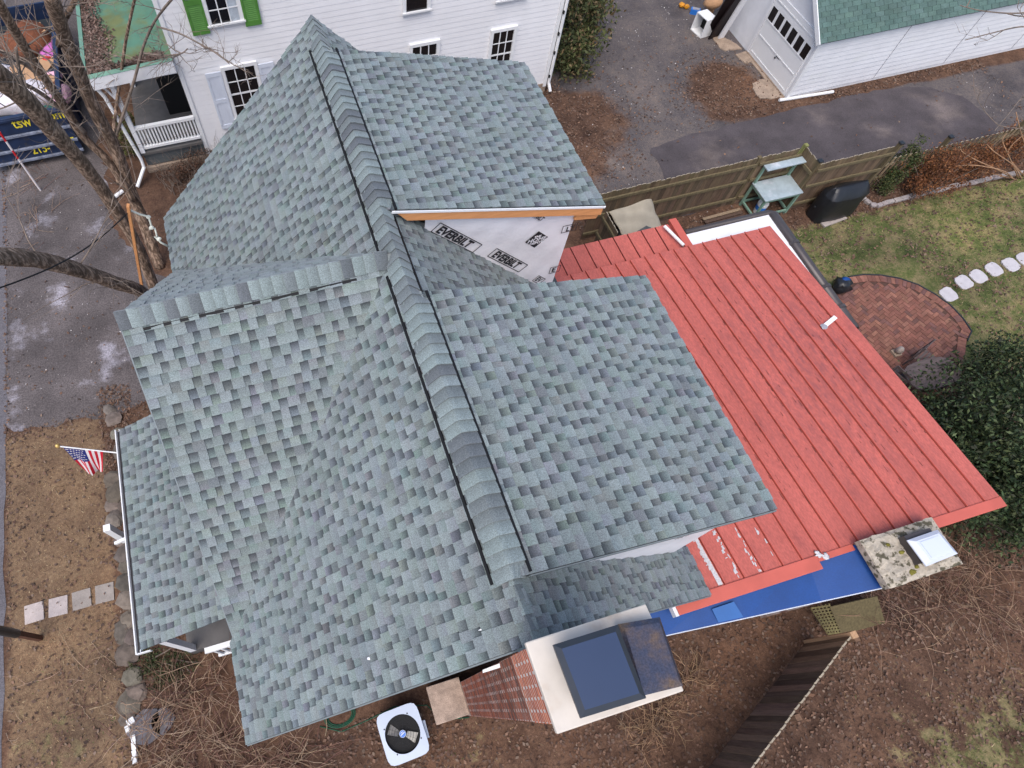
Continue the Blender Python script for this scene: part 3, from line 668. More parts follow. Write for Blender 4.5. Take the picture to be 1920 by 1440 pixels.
tb = MB(); tb.add([(RX1 + .01, RY0 + .018, RZ0 + .012), (RX1 + .29, RY0 + .018, RZ0 + .016), (RX1 + .29, RY1 + .03, rz(RY1) + .016), (RX1 + .01, RY1 + .03, rz(RY1) + .012), (RX1 + .29, RY0 + .018, RZ0 - .10), (RX1 + .29, RY1 + .03, rz(RY1) - .10)], [(0, 1, 2, 3), (1, 4, 5, 2)], (.15, 0, 0)); tb.build('side_flashing', 'red', metal)
tb = MB()
for k in range(9): tb.blob(PZ(1540 + random.uniform(-10, 14), 1041 + random.uniform(-6, 8), RZ0 + .03), (random.uniform(.02, .06), random.uniform(.02, .05), .012), k, 6, 4, .4)
tb.build('torn_sealant', 'peel', metal, smooth=True)
tb = MB(); tb.box((4.36, 0.07, RZ0 - .12), (4.415, 0.22, RZ0 + .01)); tb.build('board_end', 'dirtywhite', metal)
# lower red strip behind, white membrane roof and dark gutter
LZ = 2.86
lr = MB(); lr.box((4.6, 6.75, LZ - .1), (8.54, 7.84, LZ)); lower = lr.build('lower_metal_roof', 'seam', house)
for i in range(11):
    x1_ = 8.50 - .346 * i; pb = MB(); pb.box((x1_ - .332, 6.77, LZ + .001), (x1_ - .008, 7.86, LZ + .006), (.1, 0, 0)); pb.build('metal_panel', 'red', lower)
    sb = MB(); sb.box((x1_ - .344, 6.77, LZ + .001), (x1_ - .336, 7.85, LZ + .028)); sb.build('standing_seam', 'seam', lower)
pp = MB(); a_, b_ = PZ(1246, 424, 2.98), PZ(1282, 460, 2.98); pp.tube([a_, b_], .035, 10); pp.build('white_pipe', 'white', lower, smooth=False)
pp = MB(); pp.box((8.545, 7.0, LZ - .02), (8.72, 7.95, LZ + .05)); pp.build('red_flashing', 'redtrim', lower)
wm = MB(); wm.prism([(8.725, 6.6), (8.725, 7.46), (10.84, 7.46), (10.84, 4.3), (10.2, 4.3), (10.2, 6.6)], 2.76, 2.88); wm.build('white_flat_roof', 'membrane', house)
gt = MB()
def gutter_run(mb, a, b, r, side):
    a, b, side = Vector(a), Vector(b), Vector(side); n_ = 8; P = []; F_ = []
    for e in (a, b):
        for k in range(n_ + 1):
            th = math.pi * k / n_; P.append(e + side * (r + r * -math.cos(th)) + Vector((0, 0, -r * math.sin(th) * .9)))
    for k in range(n_): F_.append((k, k + 1, n_ + 2 + k, n_ + 1 + k))
    mb.add(P, F_)
gtr = MB(); gtr.tube([(8.75, 7.53, 2.86), (10.86, 7.53, 2.86), (10.94, 7.44, 2.86), (10.945, 4.22, 2.84)], [.07, .07, .115, .115], 12); go = gtr.build('roof_gutter', 'gutter', house, smooth=True)
for yy in (6.55, 5.30, 4.75):
    g = MB(); g.tube([(10.943, yy - .035, 2.86), (10.943, yy + .035, 2.86)], .128, 12); g.build('gutter_joint', 'gutter', go)
g = MB(); g.tube([(10.945, 4.215, 2.84), (10.945, 4.20, 2.84)], .095, 12); g.build('gutter_opening', 'black', go)
# things lying on the red roof
t = thing('roof_bracket', 'small white strap bracket lying on the red metal roof', 'bracket'); z_ = rz(3.0)
a_, b_ = PZ(1545, 612, 3.40), PZ(1567, 594, 3.40); f = MB(); f.bar(a_, b_, .085, .012); f.build('strap', 'white', t, bevel=.003)
f = MB(); f.blob(a_, (.07, .06, .02), 3, 8, 4, .4); f.build('sealant_dab', 'inkgrey', t)
# blue lean-to sheet under the eave
BF = [PZ(1245, 1192, 3.32), PZ(1400, 1158, 3.40), PZ(1540, 1127, 3.55), PZ(1668, 1099, 3.80)]; BB = [Vector((4.0, .30, 3.46)), Vector((5.6, .30, 3.52)), Vector((6.90, .30, 3.60)), PZ(1616, 1018, 3.80)]
bl = MB(); n_ = 4; dn_ = Vector((0, 0, .03)); bl.add(BF + BB + [p - dn_ for p in BF], [(i, i + 1, n_ + i + 1, n_ + i) for i in range(3)] + [(2 * n_ + i, 2 * n_ + i + 1, i + 1, i) for i in range(3)]); blo = bl.build('lean_to_sheet', 'blue', house)
g = MB(); g.tube([p - Vector((0, .006, .004)) for p in BF], .008, 5); g.build('sheet_edge', 'paleshutter', blo)
def on_sheet(u, v):                                # the sheet's surface under a sight line
    d = _ray(u, v); z = 3.4
    for _ in range(20):
        p = PZ(u, v, z); x_ = p.x; F0 = [(b.x, b) for b in BF]; k_ = 0 if x_ < (BF[1].x + BB[1].x) / 2 else 1
        a0, a1, b0, b1 = BF[k_], BF[k_ + 1], BB[k_], BB[k_ + 1]; nn = ((a1 - a0).cross(b0 - a0)).normalized(); z = a0.z - (nn.x * (p.x - a0.x) + nn.y * (p.y - a0.y)) / nn.z
    return PZ(u, v, z + .006)
g = MB(); g.add([on_sheet(u, v) for u, v in ((1335, 1142), (1376, 1128), (1394, 1157), (1347, 1167))], [(0, 1, 2, 3)]); g.build('sheet_patch', 'blue2', blo)
g = MB(); g.box((4.1, 0.30, 0), (8.0, 0.42, 3.5)); g.build('lean_to_wall', 'bluewall', house)

# ---- big chimney
def brick_face(parent, x, y0, y1, z0, z1, course, blen, cols, name='brick', joined=False, proud=.008, gap=.012, perp=None):
    perp = perp or gap
    z = z0; k = 0; J = MB()
    while z < z1 - .01:
        yy = y0 - (blen / 2 if k % 2 else 0)
        while yy < y1 - .01:
            a, b = max(yy + perp / 2, y0), min(yy + blen - perp / 2, y1)
            if b - a > .02:
                c = jit(random.choice(cols), .15); mb = J if joined else MB(); p_ = proud + random.uniform(-.0008, .0008)
                mb.box((x - p_, a, z + gap / 2), (x + .05, b, min(z + course - gap / 2, z1)), c)
                if not joined: mb.build(name, 'brick', parent)
            yy += blen
        z += course; k += 1
    if joined: J.build('brick_courses', 'brick', parent, kind='stuff')
CZ = 8.45; cx0, cx1, cy0, cy1 = 1.075, 2.165, -.49, .205
cb = MB(); cb.box((1.125, -.435, 7.25), (2.12, .165, CZ - .06)); cb.mat_i = 1; cb.box((1.12, -.43, 0), (2.1, .17, 7.25)); chim = cb.build('chimney', ['mortar', 'darkmortar'], house)
R1 = [(0.46, 0.13, 0.060), (0.50, 0.155, 0.075), (0.40, 0.11, 0.055)]; R2 = [(0.26, 0.078, 0.042), (0.30, 0.092, 0.05), (0.21, 0.066, 0.038), (0.12, 0.055, 0.042)]
brick_face(chim, 1.125, -.44, .17, 7.27, CZ - .06, .078, .205, R1, gap=.026, proud=.0018)
brick_face(chim, 1.12, -.435, .17, .85, 7.24, .075, .205, R2, joined=True, gap=.020, perp=.034, proud=.0014)
cr = MB(); cr.prism([(cx0, cy0), (cx1, cy0), (cx1, cy1), (cx0, cy1)], CZ - .07, CZ); cr.build('crown', 'crown', chim, bevel=.012)
def lid(parent, q, z, skirt, depth, mtop, mfl, name):
    """q: four outer corners px at height z; a flat lid with sloped flanges and a raised post box below"""
    P = [PZ(u, v, z) for u, v in q]; c = sum(P, Vector()) / 4; I = [c + (p - c) * (1 - skirt) + Vector((0, 0, .03)) for p in P]; D = [p + Vector((0, 0, -.03)) for p in P]
    mb = MB(); mb.add(I, [(0, 1, 2, 3) if (I[1] - I[0]).cross(I[3] - I[0]).z > 0 else (3, 2, 1, 0)]); top = mb.build(name, mtop, parent)
    mb = MB(); up = (P[1] - P[0]).cross(P[3] - P[0]).z > 0
    fs = [(i, (i + 1) % 4, 4 + (i + 1) % 4, 4 + i) for i in range(4)] + [(8 + i, 8 + (i + 1) % 4, (i + 1) % 4, i) for i in range(4)]
    mb.add(P + I + D, fs if up else [tuple(reversed(f_)) for f_ in fs]); mb.build('flange', mfl, top)
    mb = MB(); B = [c + (p - c) * .72 for p in P]; mb.prism([(p.x, p.y) for p in B], z - depth, z - .02); mb.build('flue_box', 'black', top)
    return top
lid(chim, [(1160, 1170), (1237, 1157), (1281, 1286), (1200, 1306)], 8.62, .16, .20, 'rustmetal', 'rustmetal', 'flue_lid')
lid(chim, [(1037, 1209), (1158, 1171), (1212, 1309), (1089, 1347)], 8.80, .17, .38, 'capmetal', 'capmetal2', 'flue_lid')
sb = MB(); sb.box((.50, -.36, 0), (1.12, .24, .70)); sbo = sb.build('chimney_base', 'darkmortar', chim)
sb = MB(); sb.box((.46, -.40, .70), (1.115, .27, .80)); sb.build('base_slab', 'slab', chim, bevel=.015)
f = MB(); f.add([PZ(905, 1256, 6.2), PZ(944, 1241, 6.45), PZ(944, 1250, 6.40), PZ(905, 1262, 6.15)], [(0, 1, 2, 3)]); 
f.build('white_rake_flashing', 'white', house)
f = MB(); f.box((.2, .19, 5.6), (1.12, .203, 6.9)); 
for k, (u, v, pl) in enumerate(((696, 1234, 'L'), (905, 1180, 'L'))):
    n_ = {'L': Vector((-1, 0, 1)), 'D': Vector((ZR - ZD, 0, XD - XR)), 'C': Vector((0, -1, 1))}[pl].normalized(); o_ = Vector((XR, YC, ZR)); d_ = Vector(_ray(u, v)); c_ = Vector((0, 0, HC)); p_ = c_ + d_ * ((o_ - c_).dot(n_) / d_.dot(n_)) + n_ * .03
    g = MB(); g.blob(p_, (random.uniform(.015, .03), random.uniform(.012, .02), .008), k, 6, 4, .4); g.build('scrap_fleck', 'white', house)
# ---- small chimney with white cap
c2 = MB(); c2.box((7.66, -.43, 0), (8.86, .28, 3.92)); ch2 = c2.build('small_chimney', 'darkmortar', house)
g = MB(); n_ = 14; V_ = []; F_ = []
for i in range(n_ + 1):
    for j in range(n_ + 1):
        x = 7.60 + 1.31 * i / n_; y = -.47 + .77 * j / n_; ed = min(i, j, n_ - i, n_ - j) == 0
        V_.append((x + (random.uniform(-.015, .015) if ed else 0), y + (random.uniform(-.015, .015) if ed else 0), 4.05 + random.uniform(-.012, .018) - (.03 if ed else 0)))
for i in range(n_):
    for j in range(n_):
        q = i * (n_ + 1) + j; F_.append((q, q + n_ + 1, q + n_ + 2, q + 1))
g.add(V_, F_); g.build('mossy_top', 'mossconc', ch2)
g = MB(); g.box((7.585, -.475, 3.88), (8.925, .30, 4.015)); g.build('crown', 'mossconc', ch2)
for u, v, s_ in ((1712, 1072, .05), (1690, 1035, .035), (1718, 1062, .03), (1665, 1022, .03)):
    g = MB(); p_ = PZ(u, v, 4.05); g.blob(p_, (s_ * 1.4, s_, .025), int(u), 8, 5, .4); g.build('moss_clump', 'moss', ch2, smooth=True)
g = MB(); a_ = [PZ(1692, 1020, 4.07), PZ(1722, 1053, 4.07)]; g.box((8.15, -.28, 4.04), (8.62, .16, 4.20)); g.build('flue_screen', 'bench' if False else 'gutter', ch2)
g = MB(); zc = 4.27; q = [(1701, 1013), (1758, 993), (1796, 1038), (1737, 1062)]; P = [PZ(u, v, zc) for u, v in q]; c = sum(P, Vector()) / 4; I = [c + (p - c) * .74 + Vector((0, 0, .055)) for p in P]; D = [p - Vector((0, 0, .02)) for p in P]
fs = [(0, 1, 2, 3)] if (I[1] - I[0]).cross(I[3] - I[0]).z > 0 else [(3, 2, 1, 0)]
fl = [(i, (i + 1) % 4, 4 + (i + 1) % 4, 4 + i) for i in range(4)]
if (P[1] - P[0]).cross(P[3] - P[0]).z < 0: fl = [tuple(reversed(f_)) for f_ in fl]
g.add(P + I + D, [tuple(4 + k for k in fs[0])] + fl + [(8 + i, i, (i + 1) % 4, 8 + (i + 1) % 4) for i in range(4)]); wc = g.build('white_cap', 'whitecap', ch2)
I2 = [c + (p - c) * .60 + Vector((0, 0, .066)) for p in P]; g = MB(); g.add(I2 + [p - Vector((0, 0, .012)) for p in I2], [fs[0]] + [(i, 4 + i, 4 + (i + 1) % 4, (i + 1) % 4) for i in range(4)]); g.build('cap_panel', 'whitecap', wc)

# ---- front porch of the house
ps = MB(); slab_quad(ps, (PXG, PY0 + .02, PZG), (PXW, PY0 + .02, pz(PXW)), (PXW, PY1 - .02, pz(PXW)), (PXG, PY1 - .02, PZG), .10); po = ps.build('porch_roof', 'deck', house)
g = MB(); g.box((PXG - .075, PY0 - .03, PZG - .10), (PXG - .055, PY1 + .03, PZG + .012)); g.box((PXG - .0, PY0 - .03, PZG - .10), (PXG + .012, PY1 + .03, PZG + .0)); g.box((PXG - .055, PY0 - .03, PZG - .10), (PXG, PY1 + .03, PZG - .085)); g.box((PXG - .075, PY0 - .045, PZG - .10), (PXG + .17, PY0 - .03, PZG + .01)); g.build('gutter', 'white', po)
g = MB(); g.box((PXG - .054, PY0 - .02, PZG - .084), (PXG - .001, PY1 + .02, PZG - .075)); g.build('gutter_trough', 'gutter', po)
g = MB(); g.box((-3.9, PY0 + .1, 0), (-1.9, PY1 - .1, .45)); g.build('porch_floor', 'porchfloor', house)
for yy in (PY0 + .15, 3.5, 4.9, PY1 - .15):
    g = MB(); g.box((-3.85, yy - .06, .45), (-3.73, yy + .06, 2.5)); g.build('porch_post', 'white', house)
# white porch rail seen past the end of the porch roof
g = MB(); a_, b_ = PZ(360, 1181, 1.5), PZ(447, 1157, 1.5)
yy = 1.98; g.box((-3.3, yy - .05, 1.42), (-1.95, yy + .05, 1.50)); rl = g.build('porch_rail', 'white', house)
for k in range(9):
    g = MB(); xx = -3.2 + .14 * k; g.box((xx - .02, yy - .02, .55), (xx + .02, yy + .02, 1.419)); g.build('baluster', 'white', rl)
g = MB(); g.box((-3.3, yy - .03, .45), (-1.95, yy + .03, .549)); g.build('bottom_rail', 'white', rl)
# white bracketed post and step beside the porch gutter
t = thing('white_post', 'short white post with angled arm beside the porch gutter', 'post')
g = MB(); p_ = PZ(222, 1003, .5); g.box((p_.x - .07, p_.y - .07, 0), (p_.x + .07, p_.y + .07, 1.1)); g.build('post', 'white', t)
g = MB(); g.bar(PZ(216, 1019, 1.0), PZ(243, 1007, 1.1), .06, .06); g.build('arm', 'white', t)

# ================================================================== WHITE NEIGHBOUR HOUSE
NY = 16.10; NX0, NX1, NTOP = -1.58, 9.36, 5.7
nb = thing('clapboard_house', 'large white clapboard house with green shutters and side porch', 'house')
g = MB(); g.box((NX0 + .02, NY + .02, 0), (NX1 - .02, 25, NTOP)); nw = g.build('wall', 'siding', nb)
g = MB(); g.prism([(NX0 - .3, NY - .3), (NX1 + .3, NY - .3), (NX1 + .3, 20.5), (NX0 - .3, 20.5)], NTOP - .02, lambda x, y: NTOP + .05 + (y - NY + .3) * .75); g.prism([(NX0 - .3, 20.5), (NX1 + .3, 20.5), (NX1 + .3, 25.3), (NX0 - .3, 25.3)], NTOP - .02, lambda x, y: NTOP + .05 + (25.3 - y) * .75); g.build('roof', 'deck', nb)
pitch = 0.152; z = 0.30
def clapboard(parent, a, b, z0, h, out, m, lap=.011):          # one lapped board between plan points a and b
    a, b, o = Vector((*a, 0)), Vector((*b, 0)), Vector((*out, 0)); mb = MB()
    P = [a + o * lap, b + o * lap, b + o * .004, a + o * .004, a, b]
    Z = [z0, z0, z0 + h + .012, z0 + h + .012, z0, z0]
    mb.add([(p.x, p.y, q) for p, q in zip(P, Z)], [(0, 1, 2, 3), (4, 5, 1, 0)]); return mb.build('clapboard', m, parent)
while z < NTOP:
    clapboard(nw, (NX0 + .1, NY + .02), (NX1 - .1, NY + .02), z, pitch, (0, -1), 'siding'); z += pitch
for x in (NX0, NX1 - .11):
    g = MB(); g.box((x, NY - .025, .2), (x + .11, NY + .06, NTOP)); g.build('corner_board', 'white', nb)
g = MB(); g.box((NX0, NY - .01, 0), (NX1, NY + .05, .29)); g.build('foundation', 'conc', nb)
def window(parent, x0, x1, z0, z1, cols, rows, curtain=None, casing=.09):
    y = NY - .008; g = MB()
    g.box((x0 - casing, y - .05, z1), (x1 + casing, y + .02, z1 + casing)); g.box((x0 - casing, y - .05, z0 - casing * .9), (x1 + casing, y + .02, z0)); g.box((x0 - casing - .03, y - .085, z0 - .03), (x1 + casing + .03, y - .051, z0 + .01))
    g.box((x0 - casing, y - .048, z0 + .001), (x0, y + .02, z1 - .001)); g.box((x1, y - .048, z0 + .001), (x1 + casing, y + .02, z1 - .001))
    w = g.build('window', 'white', parent)
    cw, rh = (x1 - x0) / cols, (z1 - z0) / rows
    for i in range(cols):
        for j in range(rows):
            p = MB(); p.box((x0 + i * cw + .012, y - .022, z0 + j * rh + .012), (x0 + (i + 1) * cw - .012, y - .018, z0 + (j + 1) * rh - .012)); p.build('pane', 'curtain' if curtain is not None and i == curtain else 'glass', w)
    for i in range(1, cols):
        p = MB(); p.box((x0 + i * cw - .014, y - .032, z0), (x0 + i * cw + .014, y - .012, z1)); p.build('muntin', 'white', w)
    for j in range(1, rows):
        t_ = .024 if j == rows // 2 else .012; p = MB(); p.box((x0, y - .034, z0 + j * rh - t_), (x1, y - .011, z0 + j * rh + t_)); p.build('sash_rail' if j == rows // 2 else 'muntin', 'white', w)
    p = MB(); p.box((x0, y - .012, z0), (x1, y - .008, z1)); p.build('sash_backing', 'white', w)
    return w
window(nb, -.38, .34, 4.00, 5.40, 3, 4, curtain=2)
window(nb, -.40, .40, 1.25, 2.76, 3, 4)
window(nb, 4.66, 5.25, 3.43, 4.85, 1, 2)
window(nb, 4.85, 5.57, 1.00, 2.40, 3, 4)
window(nb, 7.29, 7.92, 0.95, 2.38, 3, 4)
window(nb, 7.33, 8.03, 3.30, 4.70, 3, 4)
def shutter(x0, x1, z0, z1, m, louvred):
    y = NY - .03; g = MB(); fw = .06
    g.box((x0, y - .035, z0), (x0 + fw, y, z1)); g.box((x1 - fw, y - .035, z0), (x1, y, z1))
    for za in (z0, (z0 + z1) / 2 - .05, z1 - .12): g.box((x0 + fw, y - .034, za), (x1 - fw, y - .001, za + .12))
    s = g.build('shutter', m, nb)
    if louvred:
        z = z0 + .13
        while z < z1 - .12:
            if abs(z - (z0 + z1) / 2) > .07:
                q = MB(); q.add([(x0 + fw, y - .028, z), (x1 - fw, y - .028, z), (x1 - fw, y - .004, z + .034), (x0 + fw, y - .004, z + .034), (x0 + fw, y - .022, z - .006), (x1 - fw, y - .022, z - .006)], [(0, 1, 2, 3), (4, 5, 1, 0)]); q.build('louvre', m, s)
            z += .048
    else:
        q = MB(); q.box((x0 + fw, y - .02, z0 + .10), (x1 - fw, y - .005, z1 - .10)); q.build('panel', m, s)
shutter(-.90, -.47, 3.82, 5.40, 'shutter', True); shutter(.43, .84, 3.82, 5.40, 'shutter', True)
shutter(-.92, -.50, 1.0, 2.76, 'paleshutter', False); shutter(.50, .92, 1.0, 2.76, 'paleshutter', False)
g = MB(); g.tube([(NX1 + .06, NY - .05, NTOP), (NX1 + .06, NY - .05, .35), (NX1 + .10, NY - .2, .12)], .05, 8); ds = g.build('downspout', 'white', nb)
for z in (.55, 1.35, 1.95, 2.6):
    q = MB(); q.box((NX1 - .005, NY - .11, z), (NX1 + .03, NY - .045, z + .09)); q.build('strap', 'black', ds)
# side porch with green roof
PX0 = -3.74
g = MB(); g.add([(PX0, 15.9, 3.36), (NX0, 15.9, 3.45), (NX0, 25, 3.45), (PX0, 25, 3.36), (PX0, 15.9, 3.22), (NX0, 15.9, 3.31), (NX0, 25, 3.31), (PX0, 25, 3.22)], [(0, 1, 2, 3), (7, 6, 5, 4), (0, 4, 5, 1), (1, 5, 6, 2), (2, 6, 7, 3), (3, 7, 4, 0)]); pr = g.build('porch_roof', 'greenroof', nb)
g = MB(); g.box((PX0 - .07, 15.82, 3.24), (PX0 + .03, 25, 3.43)); g.add([(PX0, 15.82, 3.35), (NX0, 15.82, 3.44), (NX0, 15.93, 3.47), (PX0, 15.93, 3.40)], [(0, 1, 2, 3)]); g.build('roof_edge', 'greentrim', pr)
g = MB(); g.add([(PX0 - .05, 15.83, 3.02), (NX0, 15.83, 3.10), (NX0, 15.83, 3.43), (PX0 - .05, 15.83, 3.34)], [(0, 1, 2, 3)]); g.add([(PX0 - .05, 15.83, 3.02), (PX0 - .05, 25, 3.02), (PX0 - .05, 25, 3.24), (PX0 - .05, 15.83, 3.24)], [(3, 2, 1, 0)]); g.box((PX0, 15.95, 3.0), (NX0, 16.15, 3.22)); g.build('fascia', 'dirtywhite', pr)
g = MB(); g.box((PX0 + .35, 16.0, .66), (NX0, 25, .74)); g.build('porch_floor', 'porchfloor', nb)
g = MB(); g.box((PX0 + .42, 16.07, .24), (NX0, 24.9, .655)); g.build('porch_skirt', 'porchbase', nb)
g = MB(); g.box((PX0 + .36, 15.97, .10), (NX0, 16.06, .23)); g.box((PX0 + .36, 16.02, 0), (NX0, 16.4, .10)); g.build('porch_footing', 'conc', nb)
for yy in (16.06, 19.0, 22.0):
    g = MB(); g.box((-3.34, yy - .06, .74), (-3.22, yy + .06, 3.05)); g.build('porch_post', 'dirtywhite', nb)
g = MB(); g.bar((-3.28, 16.15, 2.4), (-3.28, 16.75, 3.0), .06, .06); g.bar((-3.30, 16.06, 2.45), (-3.55, 16.06, 3.03), .05, .05); g.build('post_brace', 'dirtywhite', nb)
g = MB(); g.box((-3.24, 16.02, 1.50), (NX0, 16.12, 1.58)); rail = g.build('porch_rail', 'white', nb)
g = MB(); g.box((-3.24, 16.03, .84), (NX0, 16.11, .92)); g.build('bottom_rail', 'white', rail)
for k in range(18):
    xx = -3.16 + k * .09; g = MB(); g.box((xx - .02, 16.05, .92), (xx + .02, 16.09, 1.50)); g.build('baluster', 'white', rail)
g = MB(); g.tube([(-3.66, 15.92, 3.1), (-3.55, 15.95, 2.7), (-3.40, 15.93, .62), (-3.42, 15.9, .35), (-3.75, 15.45, .10)], .05, 8); g.build('downspout', 'white', nb)
g = MB(); g.box((-2.35, 17.4, .741), (-1.62, 17.9, 2.7)); g.build('dark_box', 'black', nb)  # plain black box on the porch floor
for k, (u, v) in enumerate(((232, 143), (275, 135), (317, 127))):
    g = MB(); p_ = PY(u, v, 16.02); g.blob((p_.x, p_.y, p_.z), (.028, .028, .035), k, 8, 5, .05); g.build('string_bulb', M.setdefault('bulb', mat('warm_bulb', (.9, .6, .2), .4, emis=((1.0, .62, .22), 3.0))), nb, smooth=True)
g = MB(); a_, b_ = PZ(209, 374, .08), PZ(230, 358, .08); g.tube([a_, b_], .055, 8); tag(g.build('drain_pipe', 'white'), 'short white drain pipe lying on the ground below the trees', 'pipe')

# ================================================================== GARAGE
gar = thing('garage', 'white garage with six pane door and green shingle roof', 'garage')
GX0, GY0, GY1, GE = 16.72, 13.58, 18.0, 2.12
g = MB(); g.box((GX0, GY0, 0), (30, GY1, GE)); g.add([(GX0, GY0, GE), (GX0, GY1, GE), (GX0, (GY0 + GY1) / 2, GE + 1.75)], [(2, 1, 0)]); gw = g.build('wall', 'dirtywhite', gar)
z = .12
while z < GE - .02: clapboard(gw, (GX0 + .08, GY0), (30, GY0), z, .166, (0, -1), 'dirtywhite', .020); z += .166
g = MB(); g.box((GX0 - .02, GY0 - .03, 0), (GX0 + .09, GY0 + .03, GE)); g.build('corner_board', 'white', gar)
for xx in (19.9, 22.6, 25.3):
    g = MB(); g.box((xx, GY0 - .026, .1), (xx + .012, GY0 - .018, GE)); g.build('board_joint', 'inkgrey', gar)
P1, P2 = PX(1438, 36, GX0 - .03), PX(1508.7, 110.6, GX0 - .03); Pt = PX(1449.5, 16, GX0 - .03)
dy0, dy1 = P2.y - .05, P1.y + .20
DY0, DY1 = 13.72, 15.92
g = MB(); g.box((GX0 - .03, DY0, .06), (GX0 + .01, DY1, 2.05)); dr = g.build('garage_door', 'white', gar)
w_ = (P1.y - P2.y + .0) ; n_ = 6; y_a, y_b = P2.y, PX(1449, 45, GX0 - .03).y + .16
y_hi = PX(1438, 36, GX0 - .03).y; zt_ = Pt.z; zb_ = (P1.z + P2.z) / 2
stp = (y_hi - P2.y) / 5.72
for k in range(6):
    g = MB(); ya = P2.y + k * stp; g.box((GX0 - .036, ya, zb_), (GX0 - .031, ya + stp * .70, zb_ + .40)); g.build('pane', 'glass', dr)
for z in (.16, .72, 1.22, 1.86):
    for k in range(6):
        ya = DY0 + .06 + k * (DY1 - DY0 - .1) / 6; g = MB(); g.box((GX0 - .045, ya, z), (GX0 - .031, ya + (DY1 - DY0 - .1) / 6 - .03, z + .035)); g.build('door_rail', 'white', dr)
g = MB(); g.box((GX0 - .06, 14.75, .62), (GX0 - .031, 14.80, .66)); g.box((GX0 - .05, 14.60, .70), (GX0 - .031, 14.78, .715)); g.build('handle', 'blackmetal', dr)
g = MB(); g.box((GX0 - .06, GY0 + .02, 0), (GX0 - .031, DY1 + .1, .055)); g.box((GX0 - .16, GY0, 0), (GX0 - .061, DY1 + .1, .03)); g.build('threshold', 'conc', gar)
g = MB(); g.box((GX0 - .05, DY1 + .01, .06), (GX0, DY1 + .12, 2.1)); g.build('door_jamb', 'dirtywhite', gar)
RYm = (GY0 + GY1) / 2; RS = 1.75 / (RYm - GY0)
g = MB(); slab_quad(g, (16.52, GY0 - .16, GE - .10), (30.2, GY0 - .16, GE - .10), (30.2, RYm, GE - .10 + (RYm - GY0 + .16) * RS), (16.52, RYm, GE - .10 + (RYm - GY0 + .16) * RS), .08); slab_quad(g, (16.52, RYm, GE - .10 + (RYm - GY0 + .16) * RS), (30.2, RYm, GE - .10 + (RYm - GY0 + .16) * RS), (30.2, GY1 + .16, GE - .10), (16.52, GY1 + .16, GE - .10), .08); gr = g.build('roof', 'deck', gar)
g = MB(); V = Vector((0, 1, RS)).normalized(); O = Vector((0, GY0 - .17, GE - .095)); N = Vector((0, -RS, 1)).normalized(); v = 0; k = 0
while v < 2.75:
    u = 16.5 - (.15 if k % 2 else 0)
    while u < 30.2:
        a, b = max(u + .006, 16.5), min(u + .294, 30.2)
        if b > a:
            c = jit((.088, .142, .125), .14); P = lambda uu, vv, h: O + Vector((uu, 0, 0)) + V * vv + N * h
            g.add([P(a, v, .012), P(b, v, .012), P(b, v + .15, .004), P(a, v + .15, .004), P(a, v, 0), P(b, v, 0)], [(0, 1, 2, 3), (4, 5, 1, 0)], [c] * 4 + [tuple(q * .3 for q in c)] * 2)
        u += .30
    v += .14; k += 1
g.build('shingle_courses', 'garageroof', gr, kind='stuff')
g = MB(); g.bar((16.50, GY0 - .17, GE - .13), (16.50, RYm, GE - .12 + (RYm - GY0 + .16) * RS), .03, .14); g.bar((16.50, GY1 + .17, GE - .13), (16.50, RYm, GE - .12 + (RYm - GY0 + .16) * RS), .03, .14); g.build('rake_board', 'white', gar)
g = MB(); g.tube([PZ(1461, 188, .06), PZ(1562, 172, .06)], .05, 8); tag(g.build('fallen_downspout', 'white'), 'white downspout lying on the ground along the garage wall', 'pipe')
# clutter in front of the garage
t = thing('open_cabinet', 'white open-backed cabinet standing on the gravel by the garage', 'cabinet')
A, B, C_ = PZ(1294, 55, 0), PZ(1313, 72, 0), PZ(1331, 67, 0); D_ = A + C_ - B; hcab = .62; th = .03
ex = (A - B).normalized(); ey = (C_ - B).normalized(); Lx, Ly = (A - B).length, (C_ - B).length
def obox(mb, u0, u1, v0, v1, z0, z1, col=None):
    P = [B + ex * u + ey * v + Vector((0, 0, z)) for z in (z0, z1) for u, v in ((u0, v0), (u1, v0), (u1, v1), (u0, v1))]; mb.add(P, [(3, 2, 1, 0), (4, 5, 6, 7), (0, 1, 5, 4), (1, 2, 6, 5), (2, 3, 7, 6), (3, 0, 4, 7)], col)
for nm, a in (('side_panel', (0, th, 0, Ly, 0, hcab)), ('side_panel', (Lx - th, Lx, 0, Ly, 0, hcab)), ('top_panel', (th, Lx - th, 0, Ly, hcab - th, hcab)), ('bottom_panel', (th, Lx - th, 0, Ly, .0, th))):
    g = MB(); obox(g, *a); g.build(nm, 'white', t)
g = MB(); obox(g, th, Lx - th, Ly - .02, Ly - .005, th, hcab - th); g.build('interior_shade', 'black', t)  # black sheet painted in for the shade inside the cabinet
t = thing('leaning_boards', 'dark brown boards leaning against the garage front', 'boards')
g = MB(); g.bar(PZ(1337, 70, .03), PZ(1392, -12, 1.7), .40, .05, up=(0, 0, 1)); g.build('dark_board', 'brownboard', t)
g = MB(); g.bar(PZ(1330, 62, .05), PZ(1378, -14, 1.8), .30, .05, up=(0, 0, 1)); g.build('dark_board', 'brownboard', t)
g = MB(); g.bar(PZ(1351, 71, .03), PZ(1400, -8, 1.6), .06, .20); g.build('pale_board', 'dirtywhite', t)
t = thing('orange_toy', 'small orange plastic toy on the ground near the cabinet', 'toy')
for k in range(4):
    g = MB(); p_ = PZ(1283 + random.uniform(-7, 7), 9 + random.uniform(-4, 4), .08); g.blob(p_, (.09, .08, .08), k, 7, 5, .3); g.build('lump', 'orangetoy', t)
